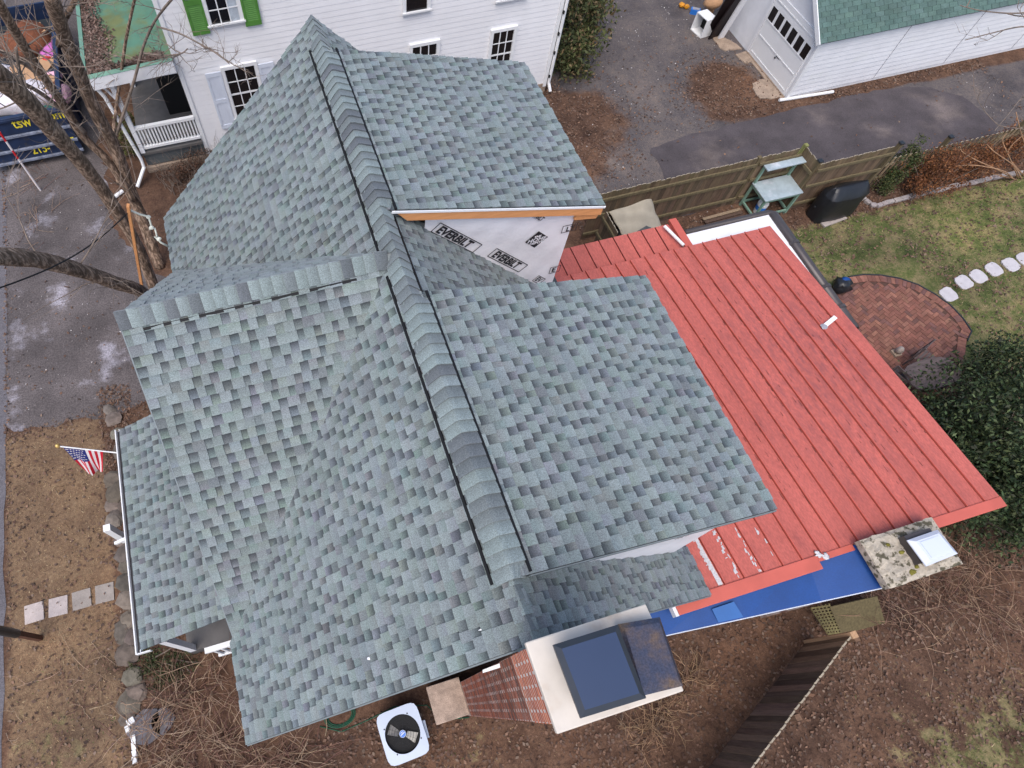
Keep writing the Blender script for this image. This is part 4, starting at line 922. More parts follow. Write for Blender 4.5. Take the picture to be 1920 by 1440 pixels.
t = thing('blue_toy', 'small blue plastic crate beside the white cabinet', 'crate'); p_ = PZ(1304, 20, .1)
g = MB(); g.box((p_.x - .16, p_.y - .09, 0), (p_.x + .16, p_.y + .09, .16), rot=-.6); g.build('crate_body', 'bluetoy', t); g = MB(); g.box((p_.x - .12, p_.y - .06, .161), (p_.x + .12, p_.y + .06, .18), rot=-.6); g.build('crate_lid', 'inkgrey', t)
g = MB(); p_ = PZ(1338, 3, .5); g.blob(p_, (.35, .28, .22), 5, 12, 8, .08); g.box((p_.x - .1, p_.y - .1, 0), (p_.x + .1, p_.y + .1, p_.z)); tag(g.build('wheelbarrow_tub', 'cardboard', smooth=True), 'peach coloured rounded tub behind the white cabinet', 'tub')
for nm, q, lab in (('concrete_pad', [(1335, 70), (1352, 68), (1390, 92), (1368, 94), (1358, 97), (1347, 90)], 'broken concrete pad in front of the leaning boards'), ('concrete_pad', [(1378, 103), (1397, 99), (1411, 113), (1398, 120)], 'small concrete patch by the garage door corner'), ('concrete_pad', [(1409, 157), (1424, 151), (1442, 150), (1466, 178), (1458, 184), (1424, 186), (1412, 172)], 'large pale concrete slab below the garage door')):
    g = MB(); P = ragged([tuple(PZ(u, v, 0))[:2] for u, v in q], .12, .03, len(q)); g.prism(P, .0, .035); tag(g.build(nm, 'conc'), lab, 'slab', 'concrete pads by the garage')

# ================================================================== FENCES
WC = [(0.130, 0.085, 0.058), (0.150, 0.098, 0.066), (0.105, 0.072, 0.050), (0.165, 0.110, 0.075)]
ALG = (0.165, 0.140, 0.066); END = (0.34, 0.29, 0.22)
def board(parent, p, d, out, w, h, th=.02, z0=.03, algae=.4, dark=1.0):
    """one dog-eared board: p plan point of its middle, d along the fence, out towards the face"""
    d, o = Vector((*d, 0)).normalized(), Vector((*out, 0)).normalized(); p = Vector((*p, 0)); c = tuple(q * dark for q in jit(random.choice(WC), .2)); k = algae * random.uniform(.5, 1.2)
    ct = tuple(a * (1 - k) + b * k for a, b in zip(c, ALG)); hw = w / 2; ear = .025
    prof = [(-hw, z0), (hw, z0), (hw, h - .35), (hw, h - ear), (hw - ear, h), (-hw + ear, h), (-hw, h - ear), (-hw, h - .35)]; n = len(prof)
    cc = [c, c, tuple(a * .6 + b * .4 for a, b in zip(c, ct)), ct, ct, ct, ct, tuple(a * .6 + b * .4 for a, b in zip(c, ct))]
    V_ = [p + d * a + o * th / 2 + Vector((0, 0, z)) for a, z in prof] + [p + d * a - o * th / 2 + Vector((0, 0, z)) for a, z in prof]
    mb = MB(); mb.add(V_, [tuple(range(n)), tuple(range(2 * n - 1, n - 1, -1))] + [((i + 1) % n, i, n + i, n + (i + 1) % n) for i in range(n) if i not in (3, 4, 5)], cc + cc)
    mb.add([V_[3], V_[4], V_[5], V_[6], V_[n + 3], V_[n + 4], V_[n + 5], V_[n + 6]], [(1, 0, 4, 5), (2, 1, 5, 6), (3, 2, 6, 7)], END)
    return mb.build('board', 'wood', parent)
def fence_run(parent, a, b, out, h, w=.138, gap=.004, rails=(.28, .95, 1.52), algae=.5, dark=1.0, th=.02, vary=.12):
    a, b = Vector(a), Vector(b); L = (b - a).length; d = (b - a) / L; n = int(L / (w + gap)); o = Vector(out).normalized()
    for k in range(n):
        p = a + d * ((k + .5) * (w + gap)); board(parent, p + o * random.uniform(-.003, .003), d, out, w, h + random.uniform(-.018, .018), th, algae=algae, dark=dark * random.uniform(1 - vary, 1 + vary))
    for z in rails:
        mb = MB(); q0, q1 = a + o * .042, b + o * .042; c = tuple(q * dark for q in (.150, .120, .068)); mb.bar((q0.x, q0.y, z), (q1.x, q1.y, z), .045, .085, c); mb.build('rail', 'wood', parent)
def post(parent, x, y, h, cap=True, c=(.13, .10, .055)):
    mb = MB(); mb.box((x - .05, y - .05, 0), (x + .05, y + .05, h), c); po_ = mb.build('post', 'wood', parent)
    if cap:
        mb = MB(); mb.box((x - .065, y - .065, h + .001), (x + .065, y + .065, h + .05)); mb.build('post_cap', 'blackmetal', po_, bevel=.015)
FH = 1.75; FY = 10.05
pf = thing('privacy_fence', 'weathered dog-eared board fence with a jog behind the workbench', 'fence')
fence_run(pf, (8.02, FY), (12.75, FY), (0, -1), FH); fence_run(pf, (12.85, FY), (14.12, FY), (0, -1), FH)
fence_run(pf, (14.17, FY), (14.17, 9.42), (-1, 0), FH, rails=(1.40,)); fence_run(pf, (14.22, 9.40), (16.60, 9.40), (0, -1), FH)
post(pf, 12.80, FY + .04, FH - .02, False); post(pf, 14.18, FY + .05, FH + .04, False, (.22, .22, .08)); post(pf, 14.20, 9.46, FH + .02); post(pf, 16.66, 9.42, FH + .04)
ga, gb = PZ(1135, 392, FH), PZ(1164, 442, FH)
gt_ = thing('side_gate', 'brown board gate between the house and the board fence', 'gate')
fence_run(gt_, (ga.x, ga.y - .06), (gb.x, gb.y), (-1, 0.0), FH - .02, algae=.15, dark=.75)
pk = thing('picket_fence', 'spaced picket fence beside the far end of the asphalt', 'fence')
xx = 16.9
while xx < 24.5:
    board(pk, (xx, 9.5), (1, 0), (0, -1), .085, 1.15, .018, algae=.7, dark=1.7); xx += .17
for z in (.35, .85):
    mb = MB(); mb.bar((16.8, 9.53, z), (24.5, 9.53, z), .04, .09, (.30, .25, .16)); mb.build('rail', 'wood', pk)
for xx in (18.75, 21.35, 23.9): post(pk, xx, 9.58, 1.35)
bf = thing('lower_fence', 'dark weathered board fence running diagonally past the big chimney', 'fence')
fa, fb_ = Vector((8.32, -1.12)), Vector((3.4, -3.50)); dd_ = (fb_ - fa).normalized(); out_ = (dd_.y, -dd_.x)
if out_[1] < 0: out_ = (-out_[0], -out_[1])
fence_run(bf, fa, fb_, out_, 1.50, w=.142, gap=.014, rails=(), algae=.25, dark=1.45, th=.030, vary=.35)
for k in (0.0, 1.95, 3.9):
    q = fa + dd_ * k - Vector(out_) * .09; post(bf, q.x, q.y, 1.52, False, (.16, .095, .06))
mb = MB(); q = fa - Vector(out_) * .02; mb.box((q.x - .06, q.y - .05, 0), (q.x + .06, q.y + .07, 1.56), (.42, .26, .15)); mb.build('corner_post', 'wood', bf)
lt = thing('lattice_panel', 'mossy plywood and lattice panel beside the lower fence', 'panel')
q = [PZ(1578, 1190, .08), PZ(1660, 1168, .08), PZ(1645, 1118, .55), PZ(1556, 1138, .55)]; n_ = (q[1] - q[0]).cross(q[3] - q[0]).normalized() * .02
mb = MB(); mb.add(q + [p_ - n_ for p_ in q], [(0, 1, 2, 3), (7, 6, 5, 4), (0, 4, 5, 1), (1, 5, 6, 2), (2, 6, 7, 3), (3, 7, 4, 0)], (.105, .082, .040)); mb.build('plywood', 'wood', lt)
l0, l1, l2, l3 = PZ(1520, 1140, .55), PZ(1554, 1132, .55), PZ(1578, 1188, .08), PZ(1555, 1193, .08)
for k in range(6):
    mb = MB(); s_ = k / 5; mb.bar(l0.lerp(l1, s_), l3.lerp(l2, s_), .03, .012, jit((.15, .125, .055), .15)); mb.build('lattice_slat', 'wood', lt)
for k in range(11):
    mb = MB(); s_ = k / 10; mb.bar(l0.lerp(l3, s_) + n_ * .7, l1.lerp(l2, min(1, s_ + .05)) + n_ * .7, .028, .012, jit((.16, .135, .06), .15)); mb.build('lattice_slat', 'wood', lt)

# ================================================================== BACK YARD
t = thing('workbench', 'green painted potting bench with metal top and upper shelf', 'bench')
bx0, bx1, by0, by1 = 13.04, 14.10, 9.32, 9.96
for x, y, h in ((bx0, by0, .82), (bx1, by0, .82), (bx0, by1, 1.46), (bx1, by1, 1.46)):
    g = MB(); g.box((x - .03, y - .03, 0), (x + .03, y + .03, h)); g.build('leg', 'benchpaint', t)
g = MB(); g.box((bx0 - .06, by0 - .06, .82), (bx1 + .06, by1 + .02, .86)); tp = g.build('bench_top', 'benchtop', t, bevel=.006)
g = MB(); g.box((bx0 - .03, by0 - .035, .74), (bx1 + .03, by0 - .01, .815)); g.box((bx0 - .035, by0, .74), (bx0 - .01, by1, .815)); g.build('apron', 'benchpaint', t)
g = MB(); g.box((bx0 - .06, by1 - .20, 1.46), (bx1 + .06, by1 + .02, 1.50)); g.build('upper_shelf', 'benchtop', t, bevel=.006)
for a, b in (((bx0, by0), (bx1, by0)), ((bx0, by1), (bx1, by1)), ((bx0, by0), (bx0, by1)), ((bx1, by0), (bx1, by1))):
    g = MB(); g.bar((*a, .14), (*b, .14), .05, .05); g.build('stretcher', 'benchpaint', t)
t = thing('paint_bucket', 'white and blue bucket under the potting bench', 'bucket'); p_ = PZ(1427, 388, .2)
g = MB(); g.tube([(p_.x, p_.y, 0), (p_.x, p_.y, .36)], [.13, .15], 16); g.build('pail', 'white', t, smooth=False)
g = MB(); g.tube([(p_.x, p_.y, .15), (p_.x, p_.y, .29)], [.1415, .151], 16, caps=False); g.build('label_band', 'bluetoy', t)
t = thing('covered_grill', 'barbecue under a black vinyl cover beside the board fence', 'grill')
g = MB(); gx0, gx1, gy0, gy1 = 14.66, 16.0, 8.66, 9.28; n_ = 14; rings = [(0, .96, 1.0), (.10, .98, 1.04), (.55, .93, .98), (.84, .95, .97), (.86, .93, .95), (1.02, .84, .50), (1.10, .78, .22), (1.115, .74, .06)]; V_ = []
for z, kx, ky in rings:
    for k in range(28):
        a = 2 * math.pi * k / 28; ca, sa = math.cos(a), math.sin(a); q = (abs(ca) ** 4.5 + abs(sa) ** 4.5) ** (-1 / 4.5); wob = 1 + .03 * math.sin(7 * a + z * 6)
        V_.append(((gx0 + gx1) / 2 + (gx1 - gx0) / 2 * kx * q * ca * wob, (gy0 + gy1) / 2 + (gy1 - gy0) / 2 * ky * q * sa * wob, z + .012 * math.sin(5 * a)))
F_ = [(r * 28 + k, r * 28 + (k + 1) % 28, (r + 1) * 28 + (k + 1) % 28, (r + 1) * 28 + k) for r in range(len(rings) - 1) for k in range(28)] + [tuple((len(rings) - 1) * 28 + k for k in range(28))]
g.add(V_, F_); g.build('cover', 'cover', t, smooth=True); g = MB(); g.box((14.75, 9.0, .35), (14.66, 9.05, .40)); g.build('hem_strap', 'blackmetal', t)
g = MB(); a_, b_ = PZ(1541, 421, .03), PZ(1583, 405, .03); g.bar(a_, b_, .22, .045); tag(g.build('plank', 'paver'), 'short grey plank lying in front of the covered grill', 'plank')
t = thing('canvas_cover', 'beige canvas sheet draped over a pile against the board fence', 'tarp')
n_ = 18; V_ = []; F_ = []; c00, c10, c11, c01 = PZ(1141, 397, 1.05), PZ(1221, 372, 1.10), PZ(1246, 440, .10), PZ(1180, 462, .30)
for i in range(n_ + 1):
    for j in range(n_ + 1):
        s, r = i / n_, j / n_; p_ = c00 * (1 - s) * (1 - r) + c10 * s * (1 - r) + c11 * s * r + c01 * (1 - s) * r; p_.z += .10 * math.sin(math.pi * s) * math.sin(math.pi * r) + .025 * math.sin(9 * s + 6 * r) + .02 * math.sin(16 * r - 7 * s) - .10 * max(0, abs(s - .5) - .38)
        V_.append(p_)
for i in range(n_):
    for j in range(n_): q = i * (n_ + 1) + j; F_.append((q, q + 1, q + n_ + 2, q + n_ + 1))
g = MB(); g.add(V_, [tuple(reversed(f_)) for f_ in F_] if (V_[n_ + 1] - V_[0]).cross(V_[1] - V_[0]).z < 0 else F_); o = g.build('canvas', 'canvas', t, smooth=True); sm = o.modifiers.new('thick', 'SOLIDIFY'); sm.thickness = .012
g = MB(); c = sum((c00, c10, c11, c01), Vector()) / 4; g.blob((c.x, c.y, .3), (.5, .35, .32), 2, 10, 6, .1); g.build('pile', 'porchbase', t)
t = thing('wood_pallet', 'old wooden pallet lying on the soil below the fence', 'pallet'); a_, b_ = PZ(1318, 411, .08), PZ(1388, 392, .08)
for k in range(6):
    g = MB(); o_ = Vector((0, -.12 * k, 0)); g.bar(a_ + o_, b_ + o_, .09, .02, jit((.10, .062, .045) if k else (.30, .22, .15), .2)); g.build('deck_slat', 'wood', t)
for s in (.05, .5, .95):
    g = MB(); p_ = a_.lerp(b_, s); g.bar(p_ + Vector((0, .05, -.045)), p_ + Vector((0, -.68, -.045)), .05, .06, (.08, .05, .04)); g.build('runner', 'wood', t)
# stone edging of the bed
ed = thing('stone_edging', 'curved edging of pale blocks around the shrub bed', 'edging')
pts = [PZ(u, v, .04) for u, v in ((1614, 366), (1622, 375), (1634, 384), (1648, 385), (1665, 379), (1690, 373), (1716, 366), (1745, 359), (1765, 355), (1790, 348), (1830, 341), (1862, 333), (1900, 326), (1935, 321), (1990, 312))]
acc = 0; s = 0
def poly_at(pts, dist):
    for a, b in zip(pts, pts[1:]):
        L = (b - a).length
        if dist <= L: return a.lerp(b, dist / L), (b - a) / L
        dist -= L
    return None
dist = 0.1; k = 0
while poly_at(pts, dist):
    p_, d_ = poly_at(pts, dist); L = random.uniform(.24, .30) if k > 4 else .17; c = jit((.34, .30, .29), .12)
    g = MB(); g.bar(p_ - d_ * L * .48, p_ + d_ * L * .48, random.uniform(.11, .14), .09, c); g.build('block', 'stone', ed, bevel=.012); dist += L + .012; k += 1
# pale stepping stones
for k, (u, v) in enumerate(((1777, 553), (1806, 530), (1833, 519), (1862, 506), (1894, 497), (1921, 487))):
    p_ = PZ(u, v, .0); g = MB(); P = []
    for q in range(16):
        a = 2 * math.pi * q / 16 + .196; r = .215 * (abs(math.cos(a)) ** 4 + abs(math.sin(a)) ** 4) ** (-.25) * random.uniform(.95, 1.04); P.append((p_.x + r * math.cos(a + .15), p_.y + r * math.sin(a + .15)))
    g.prism(P, 0, .04)
    tag(g.build('stepping_stone', 'whitestone', bevel=.01), ['pale stepping stone nearest the brick patio', 'second pale stepping stone from the patio', 'third pale stepping stone from the patio', 'fourth pale stepping stone from the patio', 'fifth pale stepping stone from the patio', 'pale stepping stone farthest from the patio, cut by the picture edge'][k], 'stepping stone', 'pale stepping stones across the lawn')
# brick patio
OUT = [tuple(PZ(u, v, 0))[:2] for u, v in ((1590, 520), (1618, 516), (1650, 517), (1685, 523), (1720, 535), (1752, 553), (1780, 573), (1803, 597), (1820, 622), (1812, 640))] + [(16.1, 3.9), (15.2, 3.0), (13.2, 2.4), (12.0, 3.0), (12.0, 6.2), (13.6, 6.5)]
def inside(x, y, poly):
    r = False; n = len(poly); j = n - 1
    for i in range(n):
        xi, yi = poly[i]; xj, yj = poly[j]
        if (yi > y) != (yj > y) and x < (xj - xi) * (y - yi) / (yj - yi) + xi: r = not r
        j = i
    return r
def dist_border(x, y, poly):
    m = 9
    for (a, b), (c, d) in zip(poly, poly[1:] + poly[:1]):
        L2 = (c - a) ** 2 + (d - b) ** 2; t__ = max(0, min(1, ((x - a) * (c - a) + (y - b) * (d - b)) / L2)); m = min(m, math.hypot(x - a - t__ * (c - a), y - b - t__ * (d - b)))
    return m
g = MB(); g.prism(OUT, .001, .012); pat = g.build('patio', 'sandjoint'); struct(pat)
PB = [(0.205, 0.086, 0.062), (0.225, 0.098, 0.070), (0.185, 0.080, 0.060), (0.245, 0.112, 0.078), (0.160, 0.078, 0.066)]
cand = []; w_, l_ = .098, .20; th0 = math.radians(20); ca, sa = math.cos(th0), math.sin(th0)
for i in range(-60, 60):
    for j in range(-60, 60):
        m4 = (i - j) % 4
        if m4 == 0: cx, cy, hl, hw = i * .1 + .1, j * .1 + .05, l_ / 2, w_ / 2
        elif m4 == 3: cx, cy, hl, hw = i * .1 + .05, j * .1 + .1, w_ / 2, l_ / 2
        else: continue
        x = 14.6 + cx * ca - cy * sa; y = 4.7 + cx * sa + cy * ca
        if inside(x, y, OUT) and dist_border(x, y, OUT) > .27: cand.append((x, y, hl - .004, hw - .004))
def patio_brick(mb, x, y, hl, hw, rot, c):
    z = .030 + random.uniform(-.003, .003); mb.box((x - hl, y - hw, .008), (x + hl, y + hw, z), c, rot=rot)
n_own = 0; J = MB(); cand.sort(key=lambda q: (q[0] - 15) ** 2 + (q[1] - 5.2) ** 2)
bord = []; s = .05; per = [Vector((*q, 0)) for q in OUT]; dist = .03
while poly_at(per, dist):
    p_, d_ = poly_at(per, dist); n_ = Vector((d_.y, -d_.x, 0)); bord.append((p_ + n_ * .12, math.atan2(d_.y, d_.x))); dist += .108
for q in bord[:58]:
    if not inside(q[0].x, q[0].y, OUT): continue
    mb = MB(); patio_brick(mb, q[0].x, q[0].y, .05, .10, q[1], jit(random.choice(PB), .15)); mb.build('brick', 'patiobrick', pat); n_own += 1
for q in cand:
    c = jit(random.choice(PB), .15)
    if n_own < 300: mb = MB(); patio_brick(mb, *q, th0, c); mb.build('brick', 'patiobrick', pat); n_own += 1
    else: patio_brick(J, *q, th0, c)
if J.n: J.build('brick_paving', 'patiobrick', pat, kind='stuff')
g = MB(); g.tube([Vector((*q, .03)) for q in OUT[:10]], .022, 6); g.build('patio_edge_strip', 'blackmetal', pat)
# table, chairs and small things on the patio
t = thing('patio_table', 'weathered oblong patio table half under the holly', 'table'); c = PZ(1748, 700, .70); g = MB(); P = []
for k in range(20):
    a = 2 * math.pi * k / 20; q = (abs(math.cos(a)) ** 3.2 + abs(math.sin(a)) ** 3.2) ** (-1 / 3.2); P.append((c.x + .68 * q * math.cos(a), c.y + .38 * q * math.sin(a)))
g.prism(P, .67, .71); g.build('table_top', 'tablewood', t)
for sx in (-1, 1):
    for sy in (-1, 1): g = MB(); g.box((c.x + sx * .6 - .03, c.y + sy * .26 - .03, 0), (c.x + sx * .6 + .03, c.y + sy * .26 + .03, .67)); g.build('leg', 'tablewood', t)
def chair(u, v, rot, lab):
    t = thing('patio_chair', lab, 'chair', 'chairs around the patio table'); p_ = PZ(u, v, .42); c_, s_ = math.cos(rot), math.sin(rot)
    def pt(a, b, z): return Vector((p_.x + a * c_ - b * s_, p_.y + a * s_ + b * c_, z))
    for a in (-.2, .2):
        for b in (-.2, .2): g = MB(); g.bar(pt(a, b, 0), pt(a, b, .85 if b > 0 else .42), .035, .035); g.build('leg', 'tablewood', t)
    for k in range(5): g = MB(); g.bar(pt(-.22, -.18 + k * .09, .43), pt(.22, -.18 + k * .09, .43), .07, .02); g.build('seat_slat', 'tablewood', t)
    for k in range(2): g = MB(); g.bar(pt(-.2, .2, .62 + k * .18), pt(.2, .2, .62 + k * .18), .02, .08); g.build('back_slat', 'tablewood', t)
chair(1735, 672, .4, 'dark slatted chair behind the patio table'); chair(1686, 706, 1.9, 'slatted chair nearest the red roof edge')
t = thing('stone_ornament', 'small pale stone ornament standing on the brick patio', 'ornament'); p_ = PZ(1677, 664, 0)
g = MB(); g.blob((p_.x, p_.y, .20), (.09, .09, .12), 4, 9, 6, .15); g.build('ornament_body', 'paver', t, smooth=True); g = MB(); g.box((p_.x - .1, p_.y - .1, .028), (p_.x + .1, p_.y + .1, .09)); g.build('plinth', 'conc', t)
t = thing('black_bag', 'black and blue plastic bag beside the dark gutter', 'bag'); p_ = PZ(1578, 535, .2)
g = MB(); g.blob((p_.x, p_.y, .20), (.27, .22, .20), 11, 14, 9, .26); g.build('bag_body', 'cover', t, smooth=True); g = MB(); g.blob((p_.x + .05, p_.y + .06, .36), (.12, .09, .05), 12, 9, 5, .3); g.build('blue_fold', 'blue', t, smooth=True)

# ================================================================== FRONT AND SIDE YARD
for k, (u, v) in enumerate(((65, 1149), (110, 1137), (154, 1124), (197, 1112))):
    p_ = PZ(u, v, 0); g = MB(); g.box((p_.x - .195, p_.y - .195, 0), (p_.x + .195, p_.y + .195, .03), rot=random.uniform(-.06, .02))
    m_ = mat('concrete_paver', (.47, .40, .37) if k < 2 else (.30, .26, .23), .9, .12, 5.0, fine=.12, fscale=60)
    tag(g.build('paver', m_, bevel=.006), ['pale square paver nearest the road', 'second square paver from the road', 'third square paver from the road, darker grey', 'square paver nearest the porch'][k], 'paver', 'square pavers across the front lawn')
sw = thing('stone_border', 'dry border of rough field stones along the front lawn', 'border')
for (u, v, r) in ((214, 788, .20), (206, 770, .16), (222, 815, .17), (230, 846, .22), (212, 900, .20), (222, 925, .25), (212, 948, .17), (232, 950, .16), (218, 962, .12), (216, 978, .18), (232, 1010, .2), (236, 1040, .22), (240, 1065, .2), (243, 1095, .24), (245, 1125, .22), (244, 1165, .18), (232, 1185, .2), (248, 1195, .2), (240, 1225, .22), (250, 1270, .2), (256, 1300, .2), (244, 1318, .2), (238, 1345, .14)):
    p_ = PZ(u, v, 0); g = MB(); g.blob((p_.x, p_.y, r * .22), (r * random.uniform(.9, 1.25), r * random.uniform(.9, 1.3), r * .38), int(u * v), 8, 5, .22, jit((.135, .11, .092), .3)); g.build('stone', 'stone', sw)
for k, (u, v, r, lab) in enumerate(((275, 1362, .34, 'grey flat flagstone under the brambles, the larger one'), (305, 1352, .24, 'grey flat flagstone beside the larger flagstone'))):
    p_ = PZ(u, v, 0); g = MB(); g.prism([(p_.x + q_ * math.cos(a), p_.y + q_ * math.sin(a)) for q_, a in [(r * random.uniform(.8, 1.15), i * math.pi / 4) for i in range(8)]], 0, .06, (.15, .14, .15)); tag(g.build('flagstone', 'stone'), lab, 'flagstone', 'flagstones under the brambles')
pe = thing('plastic_edging', 'torn white plastic edging strip at the brambles', 'edging')
for k, (u, v) in enumerate(((246, 1352), (240, 1366), (251, 1384), (252, 1398), (253, 1412), (253, 1424))):
    p_ = PZ(u, v, .06); g = MB(); g.box((p_.x - .05 - .03 * (k == 0), p_.y - .07, 0), (p_.x + .04 + .03 * (k == 0), p_.y + .06, .09), rot=random.uniform(-.5, .5)); g.build('strip_piece', 'white', pe, bevel=.01)
# flag on the porch
t = thing('flag', 'American flag hanging from an angled white pole at the porch', 'flag')
pa, pb_ = PZ(228, 850, 2.35), PZ(112, 837, 2.80); g = MB(); g.tube([pa, pb_], .014, 8); g.build('pole', 'white', t)
g = MB(); q = PZ(108, 836, 2.82); g.blob(q, (.045, .045, .05), 1, 10, 6, .03); g.build('finial', 'gold', t, smooth=True)
A, B, C_, D_ = PZ(119, 839.5, 2.76), PZ(193, 847.5, 2.47), PZ(193, 883, 1.75), PZ(163, 890, 1.65)
nu, nv = 26, 24; Vg = []
for i in range(nu + 1):
    for j in range(nv + 1):
        s, r = i / nu, j / nv; p_ = A * (1 - s) * (1 - r) + B * s * (1 - r) + C_ * s * r + D_ * (1 - s) * r; p_ += Vector((.5, .9, 0)).normalized() * (.045 * r * math.sin(9 * s + 1.5 * r) + .02 * r * math.sin(17 * s - 3 * r)); Vg.append(p_)
def flagpart(cond, name, m):
    g = MB(); F_ = [(i * (nv + 1) + j, i * (nv + 1) + j + 1, (i + 1) * (nv + 1) + j + 1, (i + 1) * (nv + 1) + j) for i in range(nu) for j in range(nv) if cond(i, j)]
    use = sorted({k for f_ in F_ for k in f_}); ix = {k: i for i, k in enumerate(use)}
    g.add([Vg[k] for k in use], [tuple(ix[k] for k in f_) for f_ in F_]); return g.build(name, m, t, smooth=True)
cant = lambda i, j: i < 14 and j < 11
flagpart(lambda i, j: cant(i, j), 'canton', 'flagblue')
for s in range(13): flagpart(lambda i, j, s=s: (not cant(i, j)) and i // 2 == s, 'stripe', 'flagred' if s % 2 == 0 else 'flagwhite')
for a in range(7):
    for b in range(5):
        i, j = 1 + a * 1.9 + (.8 if b % 2 else 0), 1 + b * 2.1
        if i > 13: continue
        q = Vg[int(i) * (nv + 1) + int(j)]; e1 = (B - A).normalized() * .02; e2 = (D_ - A).normalized() * .02; nn = e1.cross(e2).normalized(); nn = nn if nn.z > 0 else -nn; q = q + nn * .006
        st = MB(); st.add([q - e1, q - e2, q + e1, q + e2], [(0, 1, 2, 3)]); st.build('star', 'flagwhite', t)
# lamp post at the road
t = thing('lamp_post', 'brown wooden post with a black sleeve beside the road', 'post'); p_ = PZ(76, 1197, 0); g = MB(); g.box((p_.x - .05, p_.y - .05, 0), (p_.x + .05, p_.y + .05, .98)); g.build('post', 'postbrown', t)
g = MB(); g.tube([(p_.x - .0, p_.y, .90), (p_.x, p_.y, 2.1)], .085, 14); g.build('sleeve', 'blackmetal', t); 
# striped marker pole
t = thing('striped_pole', 'thin red and white striped marker pole by the dumpster', 'pole'); p_ = PZ(76, 357, 0)
for k in range(7):
    g = MB(); g.tube([(p_.x, p_.y, k * .3), (p_.x, p_.y, k * .3 + .299)], .03, 8); g.build('band', 'redpaint' if k in (4, 6) else 'flagwhite', t)
# air conditioner
t = thing('air_conditioner', 'pale square air conditioner unit with round fan opening', 'air conditioner'); ac = PZ(755, 1376, .88); rot = math.radians(3); ca_, sa_ = math.cos(rot), math.sin(rot)
def ap(x, y, z): return Vector((ac.x + x * ca_ - y * sa_, ac.y + x * sa_ + y * ca_, z))
def rrect(hx, hy, r, n=5):
    P = []
    for sx, sy, a0 in ((1, 1, 0), (-1, 1, 90), (-1, -1, 180), (1, -1, 270)):
        for k in range(n + 1): a = math.radians(a0 + 90 * k / n); P.append((sx * (hx - r) + r * math.cos(a), sy * (hy - r) + r * math.sin(a)))
    return P
hx, hy = .40, .445; n = 48; rf = .325; RR = []
for k in range(n):
    a = 2 * math.pi * k / n; q = (abs(math.cos(a)) ** 7 + abs(math.sin(a)) ** 7) ** (-1 / 7); RR.append((hx * q * math.cos(a), hy * q * math.sin(a)))
g = MB(); g.add([ap(x, y, .05) for x, y in RR] + [ap(x, y, .80) for x, y in RR], [(i, (i + 1) % n, n + (i + 1) % n, n + i) for i in range(n)]); g.build('coil_housing', 'acdark', t)
circ = [(rf * math.cos(2 * math.pi * k / n), rf * math.sin(2 * math.pi * k / n)) for k in range(n)]
g = MB()
g.add([ap(x, y, .82) for x, y in RR] + [ap(x, y, .88) for x, y in RR] + [ap(x, y, .885) for x, y in circ] + [ap(x, y, .84) for x, y in circ], [(i, (i + 1) % n, n + (i + 1) % n, n + i) for i in range(n)] + [(n + i, n + (i + 1) % n, 2 * n + (i + 1) % n, 2 * n + i) for i in range(n)] + [(2 * n + i, 2 * n + (i + 1) % n, 3 * n + (i + 1) % n, 3 * n + i) for i in range(n)])
top = g.build('top_cover', 'acwhite', t)
g = MB(); g.tube([ap(0, 0, .55), ap(0, 0, .78)], .33, 32); g.disc((ac.x, ac.y), .33, .785, 32); g.build('fan_well', 'black', t)
for a in (2.55, 5.7):
    g = MB(); P = []
    for r_, da, z in ((.08, -.45, .80), (.27, -.34, .80), (.285, .32, .83), (.10, .75, .84)): P.append(ap(r_ * math.cos(a + da), r_ * math.sin(a + da), z))
    g.add(P, [(0, 1, 2, 3)]); g.build('fan_blade', 'fangrey', t)
g = MB(); g.tube([ap(0, 0, .80), ap(0, 0, .893)], .062, 20); g.build('hub', 'acwhite', t); g = MB(); g.disc((ac.x, ac.y), .055, .8935, 20); g.build('hub_badge', 'acblue', t); g = MB(); g.bar(ap(-.04, -.015, .896), ap(.04, .015, .896), .014, .002); g.bar(ap(-.03, .02, .896), ap(.02, .035, .896), .010, .002); g.build('badge_mark', 'white', t)
for r_ in (.10, .15, .20, .25, .285):
    g = MB(); g.tube([ap(r_ * math.cos(2 * math.pi * k / 40), r_ * math.sin(2 * math.pi * k / 40), .875) for k in range(41)], .0025, 4, caps=False); g.build('guard_ring', 'wire', t)
for k in range(10):
    a = 2 * math.pi * k / 10; g = MB(); g.bar(ap(.06 * math.cos(a), .06 * math.sin(a), .88), ap(.30 * math.cos(a), .30 * math.sin(a), .88), .004, .004); g.build('guard_spoke', 'wire', t)
for a in (1.0, 2.6, 4.1, 5.75):
    g = MB(); g.blob(ap(.345 * math.cos(a), .345 * math.sin(a), .89), (.014, .014, .01), 1, 6, 4, 0); g.build('screw', 'black', t)
g = MB(); g.box((ac.x + hx + .005, ac.y - .20, .3), (ac.x + hx + .06, ac.y + .10, .72)); g.build('service_box', 'acwhite', t)
hs = thing('garden_hose', 'coiled green garden hose under the roof edge', 'hose'); c = PZ(636, 1336, .05)
for k in range(3):
    g = MB(); r_ = .22 + .03 * k; g.tube([(c.x + r_ * 1.1 * math.cos(2 * math.pi * i / 30), c.y - .05 + r_ * .75 * math.sin(2 * math.pi * i / 30), .02 + .018 * k) for i in range(31)], .011, 6, caps=False); g.build('coil', 'hose', hs, smooth=True)
g = MB(); g.tube([PZ(u, v, .03) for u, v in ((600, 1362), (640, 1372), (690, 1350), (740, 1325), (800, 1322), (830, 1350), (880, 1345))], .010, 6); g.build('loose_end', 'hose', hs, smooth=True)

